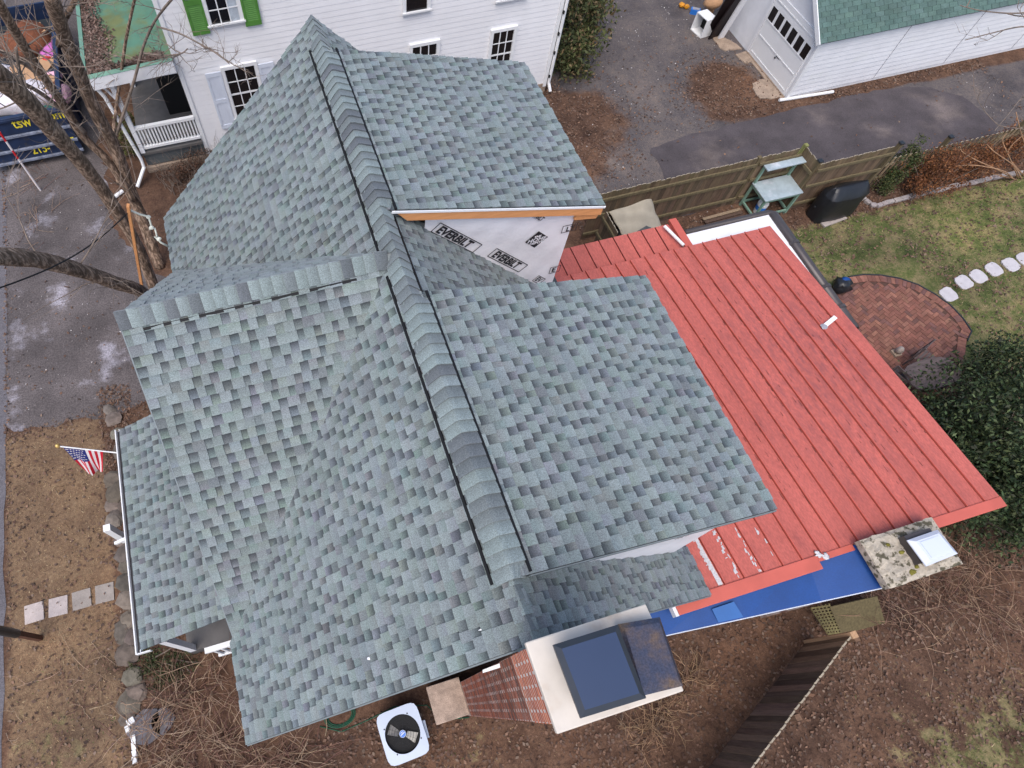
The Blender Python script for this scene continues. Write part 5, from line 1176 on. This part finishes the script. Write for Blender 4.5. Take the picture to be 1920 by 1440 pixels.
# ---- dumpster
t = thing('dumpster', 'dark blue roll-off dumpster with yellow lettering, full of rubbish', 'dumpster')
dx0, dx1, dyf, dyb, dz0, dz1 = -7.75, -5.12, 17.28, 22.5, .22, 1.62
for nm, lo, hi in (('front_panel', (dx0, dyf, dz0), (dx1, dyf + .06, dz1)), ('back_panel', (dx0, dyb, dz0), (dx1, dyb + .06, dz1)), ('side_panel', (dx0, dyf + .061, dz0), (dx0 + .06, dyb - .001, dz1)), ('side_panel', (dx1 - .06, dyf + .061, dz0), (dx1, dyb - .001, dz1)), ('floor_panel', (dx0 + .061, dyf + .061, dz0), (dx1 - .061, dyb - .001, dz0 + .08))):
    g = MB(); g.box(lo, hi); g.build(nm, 'navy', t)
for z, m_ in ((.24, 'navylight'), (.62, 'navylight'), (1.08, 'navylight'), (1.60, 'navy')):
    g = MB(); g.box((dx0 - .02, dyf - .07, z), (dx1 + .02, dyf - .001, z + .075)); g.build('rib', m_, t, bevel=.012)
g = MB(); g.box((dx1 - .09, dyf + .0, dz1), (dx1 + .05, dyb, dz1 + .09)); g.box((dx0, dyf - .05, dz1 + .001), (dx1 - .091, dyf + .08, dz1 + .09)); g.build('top_rail', 'navy', t, bevel=.015)
for k in range(6): g = MB(); yy = dyf + .5 + k * .85; g.box((dx1 + .001, yy, dz0), (dx1 + .07, yy + .10, dz1 - .001)); g.build('side_rib', 'navy', t)
X1, Z1 = Vector((1, 0, 0)), Vector((0, 0, 1))
text('tsw', .44, PY(28, 241, dyf - .01), X1, Z1, 'yellow', 'lettering', t, bold=.006, sx=.78); text('a.com', .44, PY(70, 230, dyf - .01), X1, Z1, 'yellow', 'lettering', t, bold=.006, sx=.74)
text('215-', .40, PY(63, 289, dyf - .01), X1, Z1, 'yellow', 'lettering', t, bold=.006, sx=.72); text('8797', .40, PY(108, 278, dyf - .01), X1, Z1, 'yellow', 'lettering', t, bold=.006, sx=.72)
def junk(name, lab, cat, u, v, r, m_, seed, jit_=.25, z=1.5):
    p_ = PZ(u, v, z); g = MB(); g.blob(p_, r, seed, 12, 8, jit_); return tag(g.build(name, m_, smooth=True), lab, cat, 'rubbish in the dumpster')
g = MB(); g.box((dx0 + .1, dyf + .1, dz0 + .1), (dx1 - .1, dyb - .1, 1.18)); tag(g.build('rubbish_fill', 'bagdark'), 'dark heap of rubbish filling the dumpster', 'rubbish', kind='stuff')
junk('rubbish_bag', 'large white and pink bag at the front of the dumpster', 'bag', 45, 185, (.95, .55, .42), 'bagwhite', 3, z=1.35)
junk('rubbish_bag', 'pale bag at the left edge of the dumpster', 'bag', 8, 150, (.6, .5, .35), 'bagwhite', 4, z=1.35)
junk('rubbish_bag', 'grey bag beside the right rim of the dumpster', 'bag', 100, 150, (.36, .34, .28), 'bagdark', 5, z=1.35)
junk('rubbish_bag', 'pale pink bag at the front right of the dumpster', 'bag', 114, 178, (.28, .42, .25), 'palepink', 6, z=1.4)
junk('cloth_bundle', 'magenta cloth bundle along the right rim of the dumpster', 'cloth', 92, 92, (.28, .75, .14), 'pink', 7, z=1.40)
junk('rubbish_bag', 'small red bundle near the right rim of the dumpster', 'bag', 91, 116, (.20, .15, .16), 'redpaint', 8, z=1.5)
junk('cloth_bundle', 'pale pink roll beside the red bundle', 'cloth', 97, 143, (.32, .13, .14), 'palepink', 9, z=1.5)
junk('dry_brush_pile', 'heap of rusty dry brush in the dumpster', 'brush', 55, 78, (.75, .75, .4), 'rustybrush', 10, .45, z=1.4)
for k, (u, v, sx, sy, r_, lab) in enumerate(((58, 142, .78, .26, -.75, 'long cardboard box lying in the dumpster'), (82, 118, .28, .30, -.5, 'small cardboard box beside the red bundle'), (60, 58, .35, .25, .3, 'cardboard box at the back of the dumpster'))):
    p_ = PZ(u, v, 1.6); g = MB(); g.box((p_.x - sx, p_.y - sy, 1.2), (p_.x + sx, p_.y + sy, 1.62), rot=r_); tag(g.build('cardboard_box', 'cardboard'), lab, 'box', 'rubbish in the dumpster')
p_ = PZ(82, 204, 1.6); g = MB(); g.box((p_.x - .30, p_.y - .13, 1.3), (p_.x + .30, p_.y + .13, 1.62), rot=.1); tag(g.build('plastic_crate', 'greenbox', bevel=.03), 'green plastic crate on the front rim of the dumpster', 'crate', 'rubbish in the dumpster')

# ---- lumber prop and wires at the house corner
t = thing('lumber_prop', 'new orange timber propped up at the house corner', 'timber'); g = MB(); g.bar(PZ(272, 570, 2.2), PZ(240, 385, 5.2), .09, .05); g.build('timber', 'pine', t)
t = thing('service_cable', 'black service cable running from the timber prop to the street', 'cable'); g = MB(); P = []
a_, b_ = PZ(243, 396, 5.0), PZ(-60, 560, 7.5)
for k in range(17): s = k / 16; p_ = a_.lerp(b_, s); p_.z -= .25 * math.sin(math.pi * s); P.append(p_)
g.tube(P, .012, 5); g.build('cable', 'wire', t)
t = thing('white_cable', 'knotted white cable hanging from the timber prop to the roof', 'cable')
g = MB(); g.tube([PZ(u, v, z) for u, v, z in ((243, 394, 5.0), (262, 402, 4.8), (278, 406, 4.7), (284, 424, 4.5), (280, 430, 4.45), (290, 428, 4.45), (295, 444, 4.3), (290, 443, 4.3), (302, 455, 4.2), (316, 462, 4.0))], .02, 6); g.build('cable', 'whitewire', t, smooth=True)
for u, v in ((278, 407), (284, 427), (298, 448)): g = MB(); g.blob(PZ(u, v, 4.5), (.05, .04, .04), u, 7, 5, .2); g.build('connector', 'whitewire', t)

# ================================================================== VEGETATION
def bent(p0, p1, n, amp, seed):
    rd = random.Random(seed); p0, p1 = Vector(p0), Vector(p1); L = (p1 - p0).length; out = []
    off = Vector((0, 0, 0))
    for k in range(n + 1):
        s = k / n
        if 0 < k: off += Vector((rd.uniform(-1, 1), rd.uniform(-1, 1), rd.uniform(-1, 1))) * amp * L / n
        out.append(p0.lerp(p1, s) + off * (1 if k < n else 1))
    return out
def smooth_path(P, per=4):
    out = []
    for i in range(len(P) - 1):
        p0, p1, p2, p3 = P[max(i - 1, 0)], P[i], P[i + 1], P[min(i + 2, len(P) - 1)]
        for k in range(per):
            t = k / per; out.append(0.5 * ((2 * p1) + (-p0 + p2) * t + (2 * p0 - 5 * p1 + 4 * p2 - p3) * t * t + (-p0 + 3 * p1 - 3 * p2 + p3) * t ** 3))
    out.append(P[-1]); return out
def limb(mb, P, r0, r1, n=10, knob=.10, seed=0):
    rd = random.Random(seed); P = smooth_path([Vector(p) for p in P], 5); m = len(P)
    mb.tube(P, [(r0 + (r1 - r0) * k / (m - 1)) * (1 + rd.uniform(-knob, knob)) for k in range(m)], n); return P
def twigs(mb, p, d, L, r, depth, rd, spread=.9):
    d = d.normalized(); pts = [p]; q = p.copy(); n = 4
    for k in range(n):
        d = (d + Vector((rd.uniform(-1, 1), rd.uniform(-1, 1), rd.uniform(-.7, 1.0))) * .22).normalized(); q = q + d * (L / n); pts.append(q.copy())
        if depth > 0 and rd.random() < .75:
            dd = (d + Vector((rd.uniform(-1, 1), rd.uniform(-1, 1), rd.uniform(-.8, .9))) * spread).normalized(); twigs(mb, q, dd, L * rd.uniform(.4, .7), r * .6, depth - 1, rd, spread)
    mb.tube(pts, [r * (1 - .75 * k / n) for k in range(n + 1)], 4 if depth < 2 else 5, caps=False)
def px_path(l): return [PZ(u, v, z) for u, v, z in l]
def bare_tree(name, label, limbs, seed, ntw=26, twL=(.7, 1.7), group='bare trees at the driveway'):
    t = thing(name, label, 'tree', group); rd = random.Random(seed); tw = MB(); paths = []
    for k, (pth, r0, r1) in enumerate(limbs):
        mb = MB(); P = limb(mb, px_path(pth), r0, r1, 14 if r0 > .1 else 7, .07 if r0 > .1 else .03, seed + k); mb.build('trunk' if k == 0 else 'limb', 'bark' if r0 > .05 else 'twig', t, smooth=True); paths.append((P, r0, r1))
    for k in range(ntw):
        P, r0, r1 = rd.choice(paths); i = rd.randrange(len(P) // 4, len(P)); a = rd.uniform(0, 6.28); d = Vector((math.cos(a), math.sin(a), rd.uniform(-.1, .8)))
        twigs(tw, P[i], d, rd.uniform(*twL), rd.uniform(.008, .018), 2, rd)
    tw.build('twigs', 'twig', t, kind='stuff'); return t
bare_tree('bare_tree', 'thick leaning bare trunk with a limb reaching left over the driveway', [
    ([(310, 600, 0), (262, 470, 2.6), (205, 375, 4.4), (150, 302, 5.8), (95, 240, 7.0), (45, 185, 7.9), (-40, 110, 9.0)], .120, .145),
    ([(300, 575, 2.0), (262, 545, 3.4), (215, 530, 4.3), (165, 512, 5.1), (110, 496, 5.9), (50, 484, 6.6), (-60, 478, 7.6)], .125, .128),
    ([(60, 195, 7.6), (40, 150, 8.0), (30, 90, 8.6)], .035, .02)], 5, 16)
bare_tree('bare_tree', 'tall dark forked bare trunk between the dumpster and the porch', [
    ([(300, 500, 0), (268, 415, 1.3), (240, 345, 2.4), (215, 275, 3.6), (182, 215, 4.6), (152, 145, 5.6), (120, 65, 6.8), (92, -15, 8.0)], .150, .125),
    ([(252, 375, 2.0), (205, 305, 3.2), (158, 258, 4.0), (124, 205, 5.0), (80, 140, 6.2), (38, 75, 7.2), (-8, -5, 8.4)], .095, .08),
    ([(160, 250, 4.2), (115, 205, 5.0), (60, 165, 5.8), (-20, 130, 6.6)], .05, .035),
    ([(120, 190, 5.3), (60, 130, 6.0), (0, 95, 6.8), (-30, 85, 7.0)], .045, .03),
    ([(110, 85, 6.6), (118, 45, 7.0), (150, -15, 7.6)], .06, .045)], 9, 40)
bare_tree('bare_tree', 'slim bare sapling with branches over the green porch roof', [
    ([(222, 345, 0), (212, 270, 1.4), (218, 200, 2.4), (228, 130, 3.4), (236, 75, 4.2), (252, 0, 5.4), (262, -30, 5.9)], .055, .03),
    ([(214, 262, 1.5), (234, 205, 2.3), (252, 150, 3.2), (268, 90, 4.2), (290, 40, 5.1), (325, -5, 6.2)], .045, .025),
    ([(294, 50, 5.0), (335, 62, 5.2), (380, 85, 5.4), (410, 102, 5.5), (430, 120, 5.5)], .022, .010),
    ([(270, 100, 4.1), (310, 104, 4.4), (340, 100, 4.6), (352, 91, 4.7)], .022, .012)], 21, 24, (.4, 1.1))
bare_tree('bare_tree', 'leafless branches reaching in over the garage wall', [
    ([(2050, 60, 2.0), (1960, 55, 4.0), (1915, 50, 4.6), (1860, 62, 5.0), (1810, 75, 5.3)], .022, .010),
    ([(1960, 20, 4.6), (1900, 25, 5.0), (1840, 20, 5.4), (1800, 10, 5.6)], .02, .008),
    ([(1980, 150, 3.2), (1925, 175, 3.6), (1890, 215, 3.8), (1865, 245, 3.9)], .018, .008)], 33, 10, (.5, 1.2))
# arching suckers at the bed
t = thing('arching_shrub', 'bare tan shrub with long arching stems at the picket fence', 'shrub'); rd = random.Random(4)
for k, l in enumerate(([(1900, 335, 0), (1880, 320, .9), (1830, 310, 1.0), (1785, 310, .9), (1768, 294, 1.0)], [(1905, 338, 0), (1870, 318, .8), (1830, 300, 1.1), (1805, 285, 1.3), (1800, 275, 1.35)], [(1910, 335, 0), (1895, 300, .9), (1880, 265, 1.5), (1888, 250, 1.6)], [(1915, 335, 0), (1900, 310, .8), (1865, 285, 1.3), (1850, 270, 1.4)], [(1918, 330, 0), (1925, 290, 1.0), (1912, 240, 2.0), (1905, 210, 2.4)], [(1895, 335, 0), (1860, 325, .5), (1835, 322, .5)], [(1920, 330, 0), (1890, 290, .9), (1910, 260, 1.4), (1935, 250, 1.5)])):
    mb = MB(); limb(mb, px_path(l), .018, .009, 6, .05, k); mb.mat_i = 0; mb.c = [(.36, .21, .12)] * mb.n; mb.build('stem', 'bramble', t, smooth=True)
def leaf_cloud(name, ell, n, size, cols, parent=None, flat=.0, shell=.55, kind=None, m='leaf', lo=.05, clump=45):
    V_, C_ = [], []; w = np.array([e[1][0] * e[1][1] * e[1][2] for e in ell]); w = w / w.sum()
    which = rng.choice(len(ell), n, p=w); ctr = np.array([tuple(e[0]) for e in ell])[which]; rad = np.array([e[1] for e in ell])[which]
    d = rng.normal(size=(n, 3)); d /= np.linalg.norm(d, axis=1)[:, None]; r = (shell + (1 - shell) * rng.random(n)) * (1 + .16 * np.sin(d[:, 0] * 7 + d[:, 1] * 5) + .12 * np.sin(d[:, 2] * 9 + d[:, 0] * 4) + rng.normal(0, .07, n))
    nc = max(6, n // clump); cid = rng.integers(0, nc, n); sel = rng.integers(0, n, nc)        # leaves sit in sprays
    p = (ctr + d * rad * r[:, None])[sel][cid] + rng.normal(size=(n, 3)) * (rad[sel][cid] * .085 + size * .9); p[:, 2] = np.maximum(p[:, 2], lo)
    a = rng.normal(size=(n, 3)); a /= np.linalg.norm(a, axis=1)[:, None]; nrm = d + rng.normal(0, .8, (n, 3)) + np.array([0, 0, flat]); b = np.cross(nrm, a); b /= np.linalg.norm(b, axis=1)[:, None] + 1e-6; a = np.cross(b, nrm); a /= np.linalg.norm(a, axis=1)[:, None] + 1e-6
    s = size * rng.uniform(.6, 1.3, n)[:, None]
    V = np.stack([p - a * s, p + b * s * .45, p + a * s, p - b * s * .45], 1).reshape(-1, 3)
    cl = np.array(cols)[rng.integers(0, len(cols), n)] * rng.uniform(.65, 1.3, n)[:, None]
    return np_mesh(name, V, np.arange(4 * n).reshape(n, 4), np.repeat(cl, 4, 0), m, parent, kind)
def shrub(name, label, ell, n, size, cols, stems=14, stemcol='twig', seed=1, group=None, lo=.05, shell=.55):
    t = thing(name, label, 'shrub', group); leaf_cloud('crown', ell, n, size, cols, t, lo=lo, shell=shell); mb = MB(); rd = random.Random(seed)
    for k in range(stems):
        c, r = rd.choice(ell); c = Vector(c); base = Vector((c.x + rd.uniform(-.2, .2), c.y + rd.uniform(-.2, .2), 0)); tip = c + Vector((rd.uniform(-.9, .9) * r[0], rd.uniform(-.9, .9) * r[1], rd.uniform(0, 1.0) * r[2])); P = bent(base, tip, 5, .12, seed * 50 + k); mb.tube(P, [.02 - .003 * i for i in range(6)], 5)
    mb.build('stems', stemcol, t); return t
HG = [(.022, .040, .014), (.032, .056, .020), (.015, .027, .011), (.050, .080, .028), (.060, .074, .024), (.085, .110, .045), (.035, .040, .020)]
hp = [PZ(1870, 800, 1.5), PZ(1800, 860, 1.0), PZ(1890, 690, 1.0), PZ(1850, 930, 1.2), PZ(1760, 780, .6), PZ(1835, 700, .8), PZ(1960, 850, 1.6), PZ(1960, 960, 1.3)]
shrub('holly_bush', 'large dark green holly beside the red roof and patio', [(hp[0], (1.6, 1.6, 1.5)), (hp[1], (1.2, 1.2, 1.1)), (hp[2], (1.0, 1.0, .95)), (hp[3], (1.2, 1.2, 1.2)), (hp[4], (.85, .8, .7)), (hp[5], (.8, .8, .8)), (hp[6], (1.6, 1.6, 1.5)), (hp[7], (1.3, 1.2, 1.2))], 42000, .050, HG, 40, seed=3, shell=.35)
shrub('evergreen_bush', 'green and brown evergreen bush at the corner of the white house', [(PZ(1085, 30, 1.2), (.75, 1.4, 1.1)), (PZ(1078, 95, .8), (.7, .9, .85)), (PZ(1095, -30, 1.3), (.7, 1.3, 1.1))], 9000, .075, [(.095, .105, .035), (.07, .08, .028), (.15, .105, .05), (.05, .062, .022)], 20, seed=5, shell=.4)
shrub('rust_bush', 'rusty brown bush in the bed below the board fence', [(PZ(1760, 320, .75), (.95, .7, .7)), (PZ(1830, 300, .7), (.8, .6, .65)), (PZ(1725, 345, .45), (.5, .45, .4)), (PZ(1900, 270, .6), (.8, .5, .6))], 13000, .034, [(.20, .075, .028), (.16, .06, .026), (.26, .11, .04), (.12, .05, .025)], 40, seed=6, shell=.2)
shrub('green_bush', 'small green bush beside the end post of the board fence', [(PZ(1690, 310, .7), (.42, .42, .6)), (PZ(1665, 345, .4), (.35, .35, .4)), (PZ(1710, 285, .9), (.3, .3, .45))], 4500, .035, [(.05, .07, .02), (.035, .052, .016), (.09, .09, .03)], 14, seed=7, shell=.3)
shrub('porch_bush', 'low yellow green bush at the foot of the white porch', [(PZ(245, 270, .35), (.4, .7, .4)), (PZ(238, 235, .4), (.35, .6, .4))], 2200, .04, [(.10, .11, .025), (.06, .07, .02), (.08, .055, .03)], 12, seed=8, shell=.2)
shrub('ivy_patch', 'low green ivy at the corner of the front porch', [(PZ(290, 1235, .06), (.55, .38, .12)), (PZ(340, 1250, .06), (.5, .4, .10)), (PZ(300, 1270, .06), (.5, .4, .10))], 1700, .032, [(.045, .065, .022), (.075, .075, .03), (.05, .05, .02)], 4, seed=9, lo=.01, shell=.1)
t = thing('dead_hedge', 'brown leafless hedge along the white porch foundation', 'hedge'); mb = MB(); rd = random.Random(12)
for k in range(120):
    p_ = Vector((rd.uniform(-3.0, -.9), rd.uniform(14.9, 15.9), 0)); twigs(mb, p_, Vector((rd.uniform(-.6, .6), rd.uniform(-.6, .6), 1)), rd.uniform(.4, .8), .010, 1, rd)
mb.build('stems', 'twig', t); leaf_cloud('dry_leaves', [(Vector((-2.0, 15.45, .4)), (1.1, .5, .4))], 2500, .03, [(.10, .055, .035), (.16, .08, .05), (.06, .04, .03)], t, shell=.2)
# brambles: individual arching canes too many to count
def brambles(name, label, regions, n, L, rad, cols, seed, cat='brambles', arch=.35):
    rd = random.Random(seed); mb = MB()
    for k in range(n):
        (cx, cy), (rx, ry) = rd.choice(regions); p = Vector((cx + rd.gauss(0, .45) * rx, cy + rd.gauss(0, .45) * ry, 0)); a = rd.uniform(0, 6.28); Lk = rd.uniform(*L); d = Vector((math.cos(a), math.sin(a), 0)); h = arch * rd.uniform(.4, 1.3); side = Vector((-d.y, d.x, 0)) * rd.uniform(-.35, .35) * Lk; c = jit(rd.choice(cols), .25); P = []
        for i in range(7): s = i / 6; P.append(p + d * Lk * s + side * s * s + Vector((rd.uniform(-.02, .02), rd.uniform(-.02, .02), .02 + h * 4 * s * (1 - s * .85) * .6)))
        mb.tube(P, [rd.uniform(*rad) * (1 - .6 * i / 6) for i in range(7)], 4, c, caps=False)
        if rd.random() < .7:
            q = P[rd.randrange(2, 5)]; b = a + rd.uniform(-1.2, 1.2); mb.tube([q, q + Vector((math.cos(b), math.sin(b), rd.uniform(0, .6))) * Lk * .25, q + Vector((math.cos(b + .3), math.sin(b + .3), rd.uniform(0, .5))) * Lk * .45], [.004, .003, .002], 4, c, caps=False)
    o = mb.build(name, 'bramble'); return tag(o, label, cat, kind='stuff')
TB = [(.30, .195, .125), (.19, .105, .075), (.13, .065, .05), (.36, .25, .17)]
def reg(l): return [((PZ(u, v, 0).x, PZ(u, v, 0).y), (rx, ry)) for u, v, rx, ry in l]
brambles('bramble_patch', 'tangled tan bramble canes below the near left roof corner', reg([(330, 1330, .9, .6), (400, 1400, 1.0, .6), (300, 1410, .8, .6), (440, 1420, 1.0, .5), (540, 1425, .8, .4), (380, 1290, .6, .4)]), 360, (.35, 1.2), (.005, .010), TB, 3)
brambles('bramble_thicket', 'thin bare thicket of canes beyond the small chimney', reg([(1660, 1150, .7, .6), (1760, 1110, 1.0, .5), (1850, 1080, 1.0, .6), (1860, 1160, 1.0, .7), (1780, 1060, .8, .4)]), 210, (.4, 1.5), (.003, .007), TB, 4, arch=.5)
brambles('dry_grass_clump', 'clump of straw coloured dry grass beside the big chimney', reg([(1240, 1330, .5, .3), (1200, 1370, .5, .3), (1290, 1270, .3, .3)]), 170, (.2, .55), (.004, .007), [(.34, .22, .13), (.28, .17, .10), (.20, .12, .08)], 6, 'grass', arch=.25)
brambles('fallen_sticks', 'scattered fallen sticks on the front lawn and drive', reg([(120, 1330, 1.2, 1.0), (60, 330, .8, 1.2), (180, 1240, .6, .6), (80, 430, .8, 1.0)]), 60, (.3, 1.0), (.004, .008), TB, 8, 'sticks', arch=.06)

# ---- leaf litter, grass blades and pebbles
BLK = [(-4.1, 10.8, .1, 10.4), (4.5, 10.6, .1, 7.4), (NX0, NX1, 16, 40), (-3.9, NX0, 16, 40), (GX0, 40, 13.5, 19), (14.7, 16, 8.7, 9.3)]
def free(x, y):
    ok = np.ones(len(x), bool)
    for a, b, c, d in BLK: ok &= ~((x > a) & (x < b) & (y > c) & (y < d))
    return ok
n = 330000; x = rng.uniform(-7.6, 24, n); y = rng.uniform(-5.2, 17.5, n); tn, gn, gv = zones(x, y)
dens = .55 * (1 - np.maximum(np.maximum(tn * .75, gn * .75), gv * .93)); dens = np.where((x > -7.5) & (x < -2.4) & (y > 8.4), .02, dens); dens = np.where((x > 11.2) & (x < 22.6) & (y > 10.0) & (y < 13.1), .006, dens)
dens = np.where((x < -4.6) & (x > -5.4) & (y < 9) & (y > 1.5), .9, dens); dens = np.where((x > -3.6) & (x < -2.0) & (y > 8.2) & (y < 9.6), 1.0, dens)
pat_ = np.array([inside(a, b, OUT) for a, b in zip(x, y)]) if False else ((x > 12) & (x < 16.7) & (y > 2.4) & (y < 6.9)); dens = np.where(pat_, .01, dens)
dens = dens * (.35 + .9 * (np.sin(x * 1.7 + np.sin(y * 1.3) * 2) * np.sin(y * 1.9 + x * .6) * .5 + .5))
k = (rng.random(n) < dens) & free(x, y); x, y = x[k], y[k]; n = len(x)
def flakes(x, y, z, size, cols, tilt):
    n = len(x); a = rng.uniform(0, 6.283, n); s = size * rng.uniform(.5, 1.35, n); t1 = rng.normal(0, tilt, n); t2 = rng.normal(0, tilt, n)
    ux, uy = np.cos(a), np.sin(a); p = np.stack([x, y, z + np.abs(t1) * s + np.abs(t2) * s * .6], 1)
    A_ = np.stack([ux, uy, t1], 1) * s[:, None]; B_ = np.stack([-uy, ux, t2], 1) * (s * rng.uniform(.45, .8, n))[:, None]
    V = np.stack([p - A_, p - A_ * .1 + B_, p + A_, p + A_ * .1 - B_], 1).reshape(-1, 3); cl = np.array(cols)[rng.integers(0, len(cols), n)] * rng.uniform(.6, 1.35, n)[:, None]
    return V, np.arange(4 * n).reshape(n, 4), np.repeat(cl, 4, 0)
LC = [(.150, .086, .058), (.120, .068, .048), (.185, .110, .074), (.105, .062, .046), (.140, .088, .064), (.120, .078, .060), (.165, .115, .085)]
tag(np_mesh('fallen_leaves', *flakes(x, y, np.full(n, .008), .036, LC, .35), 'litter'), 'brown fallen leaves scattered over soil and beds', 'leaves', kind='stuff')
xp = rng.uniform(-3.70, -1.75, 30000); yp = 15.95 + rng.random(30000) ** 1.2 * 7; w_ = np.exp(-((xp + 3.70) / (.50 + .12 * np.sin(yp * 2.3))) ** 4) + .9 * np.exp(-((yp - 15.95) / (.26 + .08 * np.sin(xp * 5))) ** 4); kk = rng.random(30000) < w_ * .8
tag(np_mesh('roof_leaves', *flakes(xp[kk], yp[kk], 3.385 + (xp[kk] + 3.74) * .042, .034, [(.16, .105, .085), (.11, .066, .05), (.21, .15, .125), (.075, .045, .036)], .3), 'litter'), 'dead leaves gathered along the green porch roof edges', 'leaves', kind='stuff')
for u, v in ((164, 697), (138, 735), (143, 535), (95, 490), (160, 560)):
    pass
n = 170000; x = rng.uniform(-7.6, 26, n); y = rng.uniform(-5.2, 9.0, n); tn, gn, gv = zones(x, y); pr_ = np.maximum(tn * .8, gn); k = (rng.random(n) < pr_ * .75) & free(x, y) & ~((x > 12) & (x < 16.7) & (y > 2.4) & (y < 6.9)); x, y, tn, gn = x[k], y[k], tn[k], gn[k]; n = len(x)
gmix = (np.sin(x * 1.1 + 1.3 * np.sin(y * 1.7)) * np.sin(y * 1.5 - x * .8) * .5 + .5); isg = rng.random(n) < gn * (.25 + .75 * gmix) 
a = rng.uniform(0, 6.283, n); h = rng.uniform(.02, .055, n); w_ = rng.uniform(.004, .009, n); ln = rng.normal(0, .035, (n, 2))
V = np.stack([np.stack([x - np.cos(a) * w_, y - np.sin(a) * w_, np.zeros(n)], 1), np.stack([x + np.cos(a) * w_, y + np.sin(a) * w_, np.zeros(n)], 1), np.stack([x + ln[:, 0], y + ln[:, 1], h], 1)], 1).reshape(-1, 3)
cg = np.array([(.085, .125, .030), (.115, .15, .045), (.06, .095, .028)])[rng.integers(0, 3, n)]; ct = np.array([(.33, .235, .13), (.26, .175, .09), (.40, .30, .18)])[rng.integers(0, 3, n)]
cl = np.where(isg[:, None], cg, ct) * rng.uniform(.7, 1.3, n)[:, None]
tag(np_mesh('grass', V, np.arange(3 * n).reshape(n, 3), np.repeat(cl, 3, 0), 'litter'), 'short patchy green and straw coloured lawn grass', 'grass', kind='stuff')
n = 9000; x = rng.uniform(-7.4, 24, n); y = rng.uniform(8.4, 24, n); tn, gn, gv = zones(x, y); pr_ = np.where((x < -3) & (y > 8.5), .35, gv * .8); k = (rng.random(n) < pr_) & free(x, y) & ~((x > 11) & (x < 22.6) & (y > 10.0) & (y < 13.1)); x, y = x[k], y[k]
tag(np_mesh('gravel', *flakes(x, y, np.full(len(x), .010), .020, [(.42, .38, .36), (.25, .22, .21), (.52, .48, .46), (.16, .14, .14)], .25), 'litter'), 'loose pale gravel stones on the driveways', 'gravel', kind='stuff')
